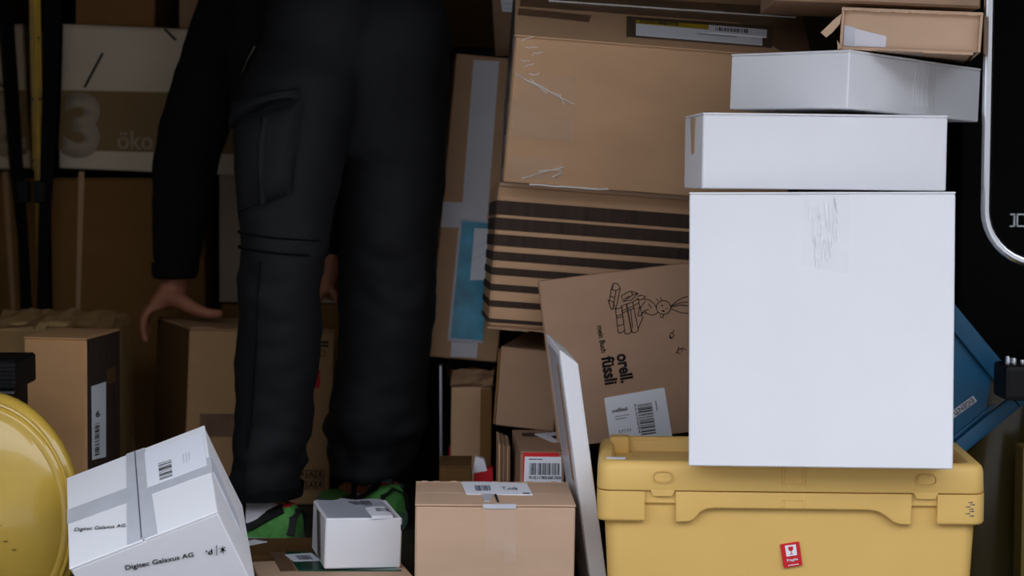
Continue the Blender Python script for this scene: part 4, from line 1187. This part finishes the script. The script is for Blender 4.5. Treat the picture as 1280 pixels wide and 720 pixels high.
# yellow rounded sheet-metal panel
t = thing('yellow_panel', 'curved glossy yellow metal panel at the left border', 'panel', (-0.855, 2.95, 0.153))
A, B_ = 0.160, 0.204
prof = [(0.0, -0.062), (0.25, -0.060), (0.5, -0.052), (0.70, -0.040), (0.80, -0.031), (0.84, -0.026), (0.87, -0.0275), (0.90, -0.026), (0.925, -0.018), (0.955, -0.013), (0.98, -0.011), (1.0, -0.004), (1.005, 0.006), (0.99, 0.014), (0.97, 0.022)]
bm = bmesh.new()
N = 64
R = []
for r, y in prof[1:]:
    ring = []
    for k in range(N):
        a = 2 * math.pi * k / N
        z = B_ * r * math.sin(a)
        x = A * r * math.cos(a)
        if z < -0.153:
            z = -0.153
        ring.append(bm.verts.new((x, y, z)))
    R.append(ring)
c = bm.verts.new((0, prof[0][1], 0))
for k in range(N):
    bm.faces.new([c, R[0][k], R[0][(k + 1) % N]])
for r0, r1 in zip(R, R[1:]):
    for k in range(N):
        bm.faces.new([r0[k], r1[k], r1[(k + 1) % N], r0[(k + 1) % N]])
bm.faces.new(R[-1])
bmesh.ops.recalc_face_normals(bm, faces=bm.faces[:])
obj('shell', bm, 'yellow_paint', t, True, 50)
bead = tube([(A * 0.93 * math.cos(D2R(a)), -0.020, B_ * 0.93 * math.sin(D2R(a))) for a in range(-40, 200, 6)], 0.0035, 8)
obj('bead', bead, 'yellow_paint', t, True)
sc_ = bmesh.new()
rnd = random.Random(12)
for k in range(9):
    x, z = rnd.uniform(0.0, 0.10), rnd.uniform(-0.12, 0.02)
    rr = math.hypot(x / A, z / B_)
    y = -0.062 + 0.03 * rr ** 2
    merge(sc_, prism([(x, y, z), (x + rnd.uniform(0.004, 0.012), y + 0.0005, z + 0.001), (x + 0.006, y + 0.0005, z - 0.0015)], (0.2, -1, 0), 0, 0.0006))
obj('scuff', sc_, 'kraft_dark', t)

t = thing('plastic_bin', 'black ridged plastic bin top behind the yellow panel at the left border', 'bin', (-0.865, 3.05, 0))
obj('body', box((-0.12, 0.0, 0), (0.030, 0.12, 0.345), 0.004), 'black', t)
obj('rim', box((-0.13, -0.01, 0.345), (0.042, 0.13, 0.395), 0.004), 'black', t)
for k in range(3):
    obj('ridge', box((-0.13, -0.013, 0.350 + 0.014 * k), (0.044, -0.008, 0.357 + 0.014 * k), 0.001), 'black', t)
obj('metal_edge', box((-0.13, -0.012, 0.340), (0.040, 0.0, 0.345), 0.001), 'steel', t)

# ------------------------------------------------------------------ stack at the back left
t = carton('oko', 'shipping_box', 'pale printed box with a big number in the back stack', 'white_old', flap='top', bev=0.003)
W, L, H = BOX['oko'][2]
part(sticker('printed_band', 'oko_band', 'band_brown', t, 0.0008), 'brown printed band')
text('3', 'oko_three', t, 'print_light', 0.045, 0.0014)
text('öko', 'oko_text', t, 'print_light', 0.015, 0.0014)
q = SPOT['oko_mark1']
sticker('pen_mark', 'oko_mark1', 'ink', t, 0.0012)
sticker('pen_mark', 'oko_mark2', 'ink', t, 0.0012)
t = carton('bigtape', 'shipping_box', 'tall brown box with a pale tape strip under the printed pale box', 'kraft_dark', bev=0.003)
sticker('tape', 'big_tape', 'kraft', t, 0.0010)
t = carton('greytall', 'shipping_box', 'greyish box between the bent arm and the near leg at the back', 'white_old', flap='none')
t.children[0].data.materials[0] = M['print_light']
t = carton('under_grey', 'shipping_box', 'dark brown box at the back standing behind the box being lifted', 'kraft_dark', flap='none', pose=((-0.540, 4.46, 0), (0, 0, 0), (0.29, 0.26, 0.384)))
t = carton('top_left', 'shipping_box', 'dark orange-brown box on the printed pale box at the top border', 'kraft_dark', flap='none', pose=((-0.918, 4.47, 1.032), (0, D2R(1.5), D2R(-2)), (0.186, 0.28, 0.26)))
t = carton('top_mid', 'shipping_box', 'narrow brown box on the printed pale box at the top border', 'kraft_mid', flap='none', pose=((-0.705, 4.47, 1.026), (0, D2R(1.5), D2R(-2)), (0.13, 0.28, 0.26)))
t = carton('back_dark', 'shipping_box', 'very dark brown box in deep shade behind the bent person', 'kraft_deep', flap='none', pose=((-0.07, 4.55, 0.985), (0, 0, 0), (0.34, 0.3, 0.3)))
t = carton('unlit_block', 'storage_crate', 'tall black block added for the unlit space behind the bent person', 'black', flap='none', cat='crate', pose=((-0.07, 4.55, 0), (0, 0, 0), (0.40, 0.3, 0.985)))  # invented block, no real crate; its black stands for the unlit space there
for s in (-1, 1):
    obj('rim', box((-0.205, s * 0.150 - 0.006, 0.94), (0.205, s * 0.150 + 0.006, 0.985), 0.003), 'black', t)

# crumpled kraft parcel
t = thing('paper_parcel', 'crumpled brown paper parcel behind the upright orange-brown box', 'parcel', (-0.935, 3.86, 0))
bm = box((-0.12, -0.10, 0), (0.12, 0.12, 0.395), 0.02, 2)
bmesh.ops.subdivide_edges(bm, edges=bm.edges[:], cuts=5, use_grid_fill=True)
bm.normal_update()
for v in bm.verts:
    c = v.co
    k = noise.noise(c * 14) + 0.7 * noise.noise(c * 31 + Vector((3, 1, 0)))
    v.co += v.normal * 0.012 * k
    if v.co.z < 0.02:
        v.co.z = max(0.0, v.co.z)
obj('wrapping', bm, 'paper_kraft', t)
for k in range(3):
    obj('paper_fold', wrinkled(0, 0, (-0.118 + 0.075 * k, -0.105, 0.38), (0.085, 0.0, 0.004), (0.01, 0.03, 0.035), 0.014, 12 + k, 0.0015), 'paper_kraft', t)
obj('tape', box((-0.02, -0.112, 0.10), (0.02, -0.098, 0.34)), 'brown_tape', t)

# yellow rail and black strap by the polished wall
t = thing('slotted_rail', 'narrow yellow slotted metal rail running up the polished side wall', 'rail', (-1.082, 4.255, 0))
obj('strip', box((-0.006, -0.009, 0.12), (0.001, 0.009, 1.50), 0.001), 'yellow_dull', t)
obj('flange', box((0.000, -0.004, 0.70), (0.007, 0.000, 1.50), 0.001), 'yellow_dull', t)
for k in range(6):
    obj('rivet', ball((0.003, -0.009, 0.72 + 0.14 * k), 0.004, 8), 'chrome', t, True)
t = thing('strap', 'wide black webbing strap hanging in the gap beside the yellow rail', 'strap', (-1.04, 4.20, 0.0))
sp = bmesh.new()
path = [(-0.030, 0.36, 0.013), (-0.025, 0.54, 0.012), (-0.012, 0.72, 0.016), (-0.003, 0.90, 0.0175), (0.006, 1.06, 0.019), (0.010, 1.25, 0.020), (0.012, 1.50, 0.020)]
for (x0, z0, w0), (x1, z1, w1) in zip(path, path[1:]):
    merge(sp, prism([(x0 - w0, 0, z0), (x0 + w0, 0, z0), (x1 + w1, 0, z1), (x1 - w1, 0, z1)], (0, -1, 0), 0, 0.004))
obj('webbing', sp, 'webbing', t)
obj('buckle', box((-0.044, -0.012, 0.625), (-0.014, 0.006, 0.675), 0.003), 'black', t)
obj('hook', box((-0.040, -0.006, 0.35), (-0.022, 0.006, 0.375), 0.002), 'steel', t)

# ------------------------------------------------------------------ the box in the hands
t = carton('held', 'shipping_box', 'brown box gripped at its top by the bent person', 'kraft_held', bev=0.003, dent=0.0015)
W, L, H = BOX['held'][2]
lines('held_print', t, [(0.0, 0.9, 0.6, 0.25), (0.1, 0.9, 0.15, 0.25)], 'ink', 0.0010, 'printed_mark')
q = SPOT['held_ring']
n = face_normal(q)
rb = bmesh.new()
pr = [lerp4(q, 0.5 + 0.45 * math.cos(2 * math.pi * k / 14), 0.5 + 0.45 * math.sin(2 * math.pi * k / 14)) for k in range(15)]
stroke(rb, pr, n, 0.0015, 0.0010)
obj('printed_ring', rb, 'ink', t)
rl = part(sticker('red_label', 'held_red', 'red', t, 0.0010), 'red label')
sticker('picture_square', 'held_redw', 'paper', rl, 0.0014)
q = SPOT['held_sym']
sb = bmesh.new()
n = face_normal(q)
for i in range(3):
    for j in range(2):
        c = lerp4(q, 0.2 + 0.3 * i, 0.27 + 0.48 * j)
        u = (Vector(q[1]) - Vector(q[0])).normalized()
        vv = Vector((0, 0, 1))
        s_ = 0.0085
        stroke(sb, [c - u * s_ - vv * s_, c + u * s_ - vv * s_, c + u * s_ + vv * s_, c - u * s_ + vv * s_, c - u * s_ - vv * s_], n, 0.0012, 0.0010)
        stroke(sb, [c - u * 0.004 - vv * 0.004, c + u * 0.001 + vv * 0.005, c + u * 0.004 - vv * 0.004], n, 0.0025, 0.0010)
obj('printed_symbols', sb, 'ink', t)
sticker('tape', 'held_tape', 'brown_tape', t, 0.0008)
part(obj('printed_side', box((-W / 2 - 0.0004, -L / 2 + 0.004, 0.003), (-W / 2 + 0.002, L / 2 - 0.004, H - 0.005)), 'kraft_deep', t), 'dark brown side with shade in its colour')  # dark colour holds both print and the shade on this side
obj('corner_tear', wrinkled(0, 0, (-W / 2 + 0.002, -L / 2 + 0.002, H), (0.05, 0, 0), (0, -0.002, 0.004), 0.002, 5, 0.001, 6, 2), 'kraft_light', t)

# ------------------------------------------------------------------ the person
PERSON = thing('person', 'person in black jacket and dark cargo trousers bending to grip a brown box', 'person', (-0.37, 3.50, 0))
PO = Vector((-0.37, 3.50, 0))

def wrinkle(bm, amp, fz=1.0, seed=0.0, only=None):
    bm.normal_update()
    for v in bm.verts:
        c = v.co
        k = noise.noise(Vector((c.x * 9 + seed, c.y * 9, c.z * 9 * fz))) + 0.6 * noise.noise(Vector((c.x * 20, c.y * 20 + seed, c.z * 26 * fz)))
        v.co += v.normal * amp * k * (only(c) if only else 1)

def worn(name, bm, m, parent, smooth=True):
    for v in bm.verts:
        v.co -= PO
    return obj(name, bm, m, parent, smooth, 60)

# trousers: two baggy legs and the seat, one cloth surface
bm = bmesh.new()
merge(bm, level_loft(NEAR_LEG))
merge(bm, level_loft(FAR_LEG))
merge(bm, level_loft(PELVIS))
merge(bm, ball((-0.225, 3.50, 0.955), (0.115, 0.115, 0.125), 20))
merge(bm, ball((-0.222, 3.555, 0.87), (0.108, 0.108, 0.17), 20))
merge(bm, ball((-0.345, 3.46, 0.975), (0.115, 0.125, 0.13), 20))
bm = fuse(bm, 0.008, 22)
def more_low(c):
    a = math.exp(-((c.z - 0.17) / 0.10) ** 2) * 1.7 + math.exp(-((c.z - 0.50) / 0.10) ** 2) * 0.8
    return 0.45 + a
wrinkle(bm, 0.0085, 1.25, 2.0, more_low)
TROUSERS = worn('trousers', bm, 'trousers', PERSON)

def leg_ring(z):
    for r0, r1 in zip(NEAR_LEG, NEAR_LEG[1:]):
        if r0[2] <= z <= r1[2]:
            t_ = (z - r0[2]) / (r1[2] - r0[2])
            return [a + (b - a) * t_ for a, b in zip(r0, r1)]
    return NEAR_LEG[-1] if z > NEAR_LEG[-1][2] else NEAR_LEG[0]

def on_leg(u, z, off):
    """u -1..1 across the side of the near leg that faces the street"""
    cx, cy, cz, rx, ry = leg_ring(z)
    a = math.asin(max(-1, min(1, u)))
    return Vector((cx + (rx + off) * math.sin(a), cy - (ry + off) * math.cos(a), z))

def leg_patch(u0, u1, zf0, zf1, off, th, nu=12, nv=8, puff=0.0, seed=0):
    """patch between lower edge zf0(s) and upper edge zf1(s), s 0..1 from u0 to u1"""
    b = bmesh.new()
    A, Bk = [], []
    for j in range(nv + 1):
        ra, rb = [], []
        for i in range(nu + 1):
            s = i / nu
            z = zf0(s) + (zf1(s) - zf0(s)) * j / nv
            u = u0 + (u1 - u0) * s
            e = min(s, 1 - s, j / nv + 0.02, 1 - j / nv + 0.02)
            h = puff * min(1, e * 6) + 0.003 * noise.noise(Vector((s * 4 + seed, j / nv * 3, 0))) * min(1, e * 8)
            ra.append(b.verts.new(on_leg(u, z, off + th + h)))
            rb.append(b.verts.new(on_leg(u, z, off)))
        A.append(ra)
        Bk.append(rb)
    for j in range(nv):
        for i in range(nu):
            b.faces.new([A[j][i], A[j][i + 1], A[j + 1][i + 1], A[j + 1][i]])
            b.faces.new([Bk[j][i], Bk[j + 1][i], Bk[j + 1][i + 1], Bk[j][i + 1]])
    for i in range(nu):
        b.faces.new([A[0][i], Bk[0][i], Bk[0][i + 1], A[0][i + 1]])
        b.faces.new([A[nv][i], A[nv][i + 1], Bk[nv][i + 1], Bk[nv][i]])
    for j in range(nv):
        b.faces.new([A[j][0], A[j + 1][0], Bk[j + 1][0], Bk[j][0]])
        b.faces.new([A[j][nu], Bk[j][nu], Bk[j + 1][nu], A[j + 1][nu]])
    bmesh.ops.recalc_face_normals(b, faces=b.faces[:])
    return b

pk = worn('cargo_pocket', leg_patch(-0.90, 0.22, lambda s: 0.632 + 0.035 * s, lambda s: 0.800 + 0.030 * s, -0.004, 0.008, 14, 10, 0.013, 3), 'trousers', TROUSERS)
part(pk, 'bulging cargo pocket on the near thigh')
worn('pocket_flap', leg_patch(-0.96, 0.10, lambda s: 0.782 + 0.052 * s - 0.03 * math.sin(math.pi * s) * 0 + 0.012 * math.sin(3.1 * s), lambda s: 0.832 + 0.022 * s, 0.002, 0.009, 14, 5, 0.013, 7), 'trousers', TROUSERS)
worn('pocket_pleat', leg_patch(-0.36, -0.24, lambda s: 0.648, lambda s: 0.80, 0.006, 0.010, 3, 8, 0.008, 9), 'trousers', TROUSERS)

def leg_band(z, h, tilt, off=0.004, seg=40, src=NEAR_LEG):
    b = bmesh.new()
    R = [[], []]
    for k in range(seg):
        a = 2 * math.pi * k / seg
        for j in (0, 1):
            zz_ = z + (h if j else 0) + tilt * math.cos(a) - 0.008 * math.sin(a) * 0
            cx, cy, cz, rx, ry = leg_ring(zz_)
            R[j].append(b.verts.new((cx + (rx + off) * math.cos(a), cy + (ry + off) * math.sin(a), zz_)))
    for k in range(seg):
        b.faces.new([R[0][k], R[0][(k + 1) % seg], R[1][(k + 1) % seg], R[1][k]])
    bmesh.ops.solidify(b, geom=b.faces[:], thickness=0.004)
    bmesh.ops.recalc_face_normals(b, faces=b.faces[:])
    return b
worn('knee_seam', leg_band(0.5585, 0.004, -0.008, 0.0015), 'seam', TROUSERS)
worn('knee_seam', leg_band(0.586, 0.003, -0.008, 0.0012), 'seam', TROUSERS)
worn('hem', leg_band(0.104, 0.022, 0.0, 0.003), 'trousers', TROUSERS)
worn('side_seam', leg_patch(-0.42, -0.38, lambda s: 0.12, lambda s: 0.545, 0.0, 0.006, 1, 20), 'seam', TROUSERS)

# jacket: back, hanging front and both sleeves, one cloth surface
bm = bmesh.new()
limb(bm, [(-0.305, 3.56, 1.03), (-0.34, 3.68, 1.08), (-0.40, 3.84, 1.13), (-0.45, 3.97, 1.15), (-0.475, 4.03, 1.16)],
     [(0.155, 0.125), (0.16, 0.125), (0.185, 0.13), (0.185, 0.11), (0.10, 0.08)], 24, (1, 0.35, 0))
limb(bm, [(-0.44, 3.72, 1.06), (-0.49, 3.69, 0.93), (-0.525, 3.69, 0.83)], [0.12, 0.085, 0.035], 16)
merge(bm, level_loft(SLEEVE))
limb(bm, [(-0.575, 3.92, 1.06), (-0.54, 3.94, 1.12)], [0.085, 0.09], 16)
limb(bm, [(-0.30, 4.04, 1.12), (-0.275, 4.07, 1.06), (-0.285, 4.08, 0.93), (-0.32, 4.03, 0.80), (-0.355, 3.93, 0.66), (-0.368, 3.885, 0.56)], [0.09, 0.085, 0.075, 0.070, 0.06, 0.05], 16)
bm = fuse(bm, 0.008, 5)
wrinkle(bm, 0.005, 1.0, 5.0)
JACKET = worn('jacket', bm, 'jacket', PERSON)
worn('zip', tube([(-0.497, 3.600, 0.945), (-0.513, 3.612, 0.92), (-0.526, 3.63, 0.895)], 0.0022, 6), 'chrome', JACKET)
worn('cuff', level_loft([(-0.718, 3.93, 0.472, 0.044, 0.046), (-0.718, 3.93, 0.480, 0.049, 0.051), (-0.717, 3.93, 0.505, 0.050, 0.053)]), 'jacket', JACKET)

# body: one continuous figure (legs, trunk, arms, neck, head, hands)
bm = bmesh.new()
limb(bm, [(-0.35, 3.47, 0.96), (-0.405, 3.39, 0.56), (-0.445, 3.40, 0.12)], [0.085, 0.055, 0.038], 14)
limb(bm, [(-0.225, 3.54, 0.95), (-0.245, 3.58, 0.54), (-0.270, 3.64, 0.12)], [0.085, 0.055, 0.038], 14)
limb(bm, [(-0.445, 3.41, 0.07), (-0.56, 3.46, 0.045)], [0.032, 0.028], 10)
limb(bm, [(-0.275, 3.645, 0.07), (-0.332, 3.735, 0.042)], [0.032, 0.028], 10)
limb(bm, [(-0.30, 3.53, 0.99), (-0.36, 3.72, 1.09), (-0.43, 3.93, 1.14)], [(0.13, 0.10), (0.13, 0.10), (0.16, 0.09)], 20, (1, 0.35, 0))
limb(bm, [(-0.455, 4.0, 1.15), (-0.485, 4.09, 1.17)], [0.058, 0.055], 14)
# head, bowed, with brow, nose, chin and ears
hc = Vector((-0.515, 4.175, 1.185))
hd = Euler((D2R(62), 0, D2R(18))).to_matrix()      # local z is the crown, local y the face
def hp(x, y, z):
    return hc + Matrix.Rotation(D2R(18), 3, 'Z') @ Matrix.Rotation(D2R(-62), 3, 'X') @ Vector((x, y, z))
hb = ball((0, 0, 0), (0.074, 0.092, 0.108), 20)
for v in hb.verts:
    if v.co.z < -0.02:
        v.co.x *= 1 + 2.2 * (v.co.z + 0.02)
        v.co.y = v.co.y * (1 + 1.2 * (v.co.z + 0.02)) + 0.008
for e in (-1, 1):
    merge(hb, ball((e * 0.075, -0.005, -0.005), (0.009, 0.018, 0.03), 10))
    merge(hb, ball((e * 0.030, 0.078, 0.014), (0.018, 0.012, 0.008), 8))
merge(hb, tube([(0, 0.088, 0.008), (0, 0.106, -0.028), (0, 0.092, -0.036)], [0.008, 0.013, 0.010], 8))
merge(hb, ball((0, 0.082, -0.058), (0.022, 0.012, 0.007), 10))
merge(hb, ball((0, 0.072, -0.092), (0.024, 0.018, 0.016), 10))
for v in hb.verts:
    v.co = hp(*v.co)
merge(bm, hb)
# left arm and hand on the box
limb(bm, [(-0.585, 3.93, 1.08), (-0.665, 3.91, 0.79), (-0.716, 3.935, 0.475)], [0.05, 0.042, 0.029], 14)
limb(bm, [(-0.716, 3.935, 0.48), (-0.722, 3.94, 0.448)], [(0.031, 0.024), (0.036, 0.026)], 12, (0.3, 1, 0))
# palm over the top edge, four fingers down the left side, thumb along the top
def finger(pts, r0, r1):
    k = len(pts)
    limb(bm, pts, [r0 + (r1 - r0) * i / (k - 1) for i in range(k)], 10)
limb(bm, [(-0.722, 3.94, 0.448), (-0.738, 3.945, 0.428), (-0.760, 3.95, 0.416)], [(0.041, 0.031), (0.045, 0.028), (0.043, 0.019)], 14, (0.2, 1, 0))
for i, (y, ln) in enumerate(((3.915, 0.92), (3.938, 1.04), (3.961, 1.0), (3.983, 0.80))):
    bx = -0.765 - 0.10 * (y - 3.95) - (0.004 if i in (1, 2) else 0)
    finger([(bx + 0.012, y, 0.414), (bx - 0.010, y - 0.003, 0.406), (bx - 0.021, y - 0.005, 0.384), (bx - 0.022, y - 0.006, 0.384 - 0.022 * ln), (bx - 0.017, y - 0.006, 0.384 - 0.045 * ln)], 0.0102, 0.0076)
finger([(-0.725, 3.918, 0.432), (-0.700, 3.905, 0.424), (-0.672, 3.898, 0.409), (-0.645, 3.896, 0.400), (-0.620, 3.897, 0.399)], 0.0200, 0.0092)
# right arm and hand at the other end of the box
limb(bm, [(-0.285, 4.05, 1.08), (-0.30, 4.06, 0.83), (-0.368, 3.885, 0.54)], [0.05, 0.042, 0.030], 14)
limb(bm, [(-0.368, 3.885, 0.54), (-0.374, 3.875, 0.490), (-0.378, 3.87, 0.445)], [(0.031, 0.025), (0.040, 0.023), (0.043, 0.018)], 14, (0.3, 1, 0))
for i, (y, ln) in enumerate(((3.838, 0.92), (3.861, 1.02), (3.884, 1.0), (3.905, 0.8))):
    bx = -0.372 + 0.010 * i
    finger([(bx, y, 0.450), (bx + 0.016, y, 0.425), (bx + 0.020, y, 0.398), (bx + 0.019, y, 0.398 - 0.022 * ln), (bx + 0.014, y, 0.398 - 0.042 * ln)], 0.0100, 0.0076)
finger([(-0.385, 3.852, 0.470), (-0.405, 3.842, 0.437), (-0.418, 3.838, 0.412), (-0.430, 3.840, 0.398)], 0.0150, 0.0090)
bm = fuse(bm, 0.0042, 3, 0.4)
BODYM = worn('body', bm, 'skin', PERSON)
hr = bmesh.new()
hs = ball((0, -0.008, 0.012), (0.083, 0.098, 0.108), 22)
bmesh.ops.bisect_plane(hs, geom=hs.verts[:] + hs.edges[:] + hs.faces[:], plane_co=(0, 0.035, 0.0), plane_no=(0, 0.75, -0.66), clear_outer=True)
bmesh.ops.holes_fill(hs, edges=hs.edges[:], sides=0)
for v in hs.verts:
    k = noise.noise(v.co * 40) * 0.004
    v.co = hp(*(v.co * (1 + k * 8)))
merge(hr, hs)
worn('hair', hr, 'hair', PERSON)
for e in (-1, 1):
    b = ball((e * 0.030, 0.0875, 0.004), (0.010, 0.006, 0.006), 10)
    for v in b.verts:
        v.co = hp(*v.co)
    worn('eye', b, 'sock', PERSON)

# running shoes
def shoe(heel, ang, label):
    """heel: point on the floor under the heel; ang: direction of the toe"""
    Rz = Matrix.Rotation(ang, 3, 'Z')
    H_ = Vector(heel)
    def put(b):
        for v in b.verts:
            v.co = H_ + Rz @ v.co
        return b
    LN = 0.285
    secs = [(0.000, 0.026, 0.078), (0.012, 0.034, 0.090), (0.035, 0.039, 0.086), (0.065, 0.041, 0.068), (0.095, 0.041, 0.060), (0.13, 0.042, 0.066), (0.17, 0.045, 0.062), (0.21, 0.049, 0.053), (0.245, 0.045, 0.045), (0.272, 0.030, 0.037), (0.285, 0.014, 0.030)]
    def upper_pt(x, f, grow=0.0):
        for s0, s1 in zip(secs, secs[1:]):
            if s0[0] <= x <= s1[0]:
                t_ = (x - s0[0]) / (s1[0] - s0[0])
                wv = s0[1] + (s1[1] - s0[1]) * t_
                hv = s0[2] + (s1[2] - s0[2]) * t_
                break
        a = math.pi * f                                    # 0: right edge at the sole, 1: left edge
        ca, sa = math.cos(a), math.sin(a)
        return Vector((x, -(wv + grow) * (abs(ca) ** 0.65) * (1 if ca > 0 else -1), 0.022 + (hv - 0.022 + grow) * (sa ** 0.7)))
    b = bmesh.new()
    K = 14
    R = [[b.verts.new(upper_pt(s[0], k / K)) for k in range(K + 1)] for s in secs]
    for r0, r1 in zip(R, R[1:]):
        for k in range(K):
            b.faces.new([r0[k], r0[k + 1], r1[k + 1], r1[k]])
        b.faces.new([r0[0], r1[0], r1[K], r0[K]])
    b.faces.new(R[0])
    b.faces.new(R[-1][::-1])
    bmesh.ops.recalc_face_normals(b, faces=b.faces[:])
    up = worn('shoe', put(b), 'shoe_green', PERSON)
    part(up, label)
    b = bmesh.new()
    R = []
    for z, g in ((0.0, -0.003), (0.006, 0.003), (0.024, 0.005), (0.034, 0.001)):
        ring = []
        for x, wv, hv in secs:
            ring.append((x, wv + g))
        pts = [(x, -w_, z) for x, w_ in ring] + [(x, w_, z) for x, w_ in reversed(ring)]
        R.append([b.verts.new(p) for p in pts])
    n_ = len(R[0])
    for r0, r1 in zip(R, R[1:]):
        for k in range(n_):
            b.faces.new([r0[k], r0[(k + 1) % n_], r1[(k + 1) % n_], r1[k]])
    b.faces.new(R[0][::-1])
    b.faces.new(R[-1])
    bmesh.ops.recalc_face_normals(b, faces=b.faces[:])
    worn('sole', put(b), 'shoe_sole', up)
    def ribbon(pts, wd, m, name):
        b = bmesh.new()
        P = [upper_pt(x, f, 0.0012) for x, f in pts]
        Q = [upper_pt(x, f, 0.0042) for x, f in pts]
        D = []
        for i in range(len(P)):
            d = (P[min(i + 1, len(P) - 1)] - P[max(i - 1, 0)]).normalized()
            n = (Q[i] - P[i]).normalized()
            D.append(d.cross(n).normalized() * wd / 2)
        vs_ = [[b.verts.new(c) for c in (P[i] - D[i], P[i] + D[i], Q[i] + D[i], Q[i] - D[i])] for i in range(len(P))]
        for a0, a1 in zip(vs_, vs_[1:]):
            for k in range(4):
                b.faces.new([a0[k], a0[(k + 1) % 4], a1[(k + 1) % 4], a1[k]])
        b.faces.new(vs_[0][::-1])
        b.faces.new(vs_[-1])
        bmesh.ops.recalc_face_normals(b, faces=b.faces[:])
        worn(name, put(b), m, up)
    for s in (0, 1):
        g = (lambda f: f) if s == 0 else (lambda f: 1 - f)
        ribbon([(0.020, g(0.36)), (0.045, g(0.30)), (0.075, g(0.24)), (0.105, g(0.16)), (0.135, g(0.06))], 0.024, 'rubber', 'side_stripe')
        ribbon([(0.010, g(0.46)), (0.030, g(0.42)), (0.048, g(0.34)), (0.070, g(0.31)), (0.095, g(0.34)), (0.115, g(0.40))], 0.005, 'red', 'red_trim')
    ribbon([(0.004, 0.05), (0.002, 0.25), (0.002, 0.5), (0.002, 0.75), (0.004, 0.95)], 0.020, 'rubber', 'heel_strip')
    # padded collar and white lining round the ankle
    b = tube([(0.088, 0, 0.045), (0.082, 0, 0.090), (0.074, 0, 0.125)], [(0.036, 0.048), (0.033, 0.043), (0.031, 0.040)], 18, True, (0, 1, 0))
    worn('sock', put(b), 'sock', up)
    b = box((0.090, -0.040, 0.050), (0.108, 0.040, 0.118), 0.006, 2)
    worn('tongue', put(b), 'rubber', up)
shoe((-0.395, 3.375, 0.0), D2R(163), 'green running shoe with black side stripe, near foot')
shoe((-0.232, 3.585, 0.0), D2R(122), 'green running shoe with black side stripe, far foot')
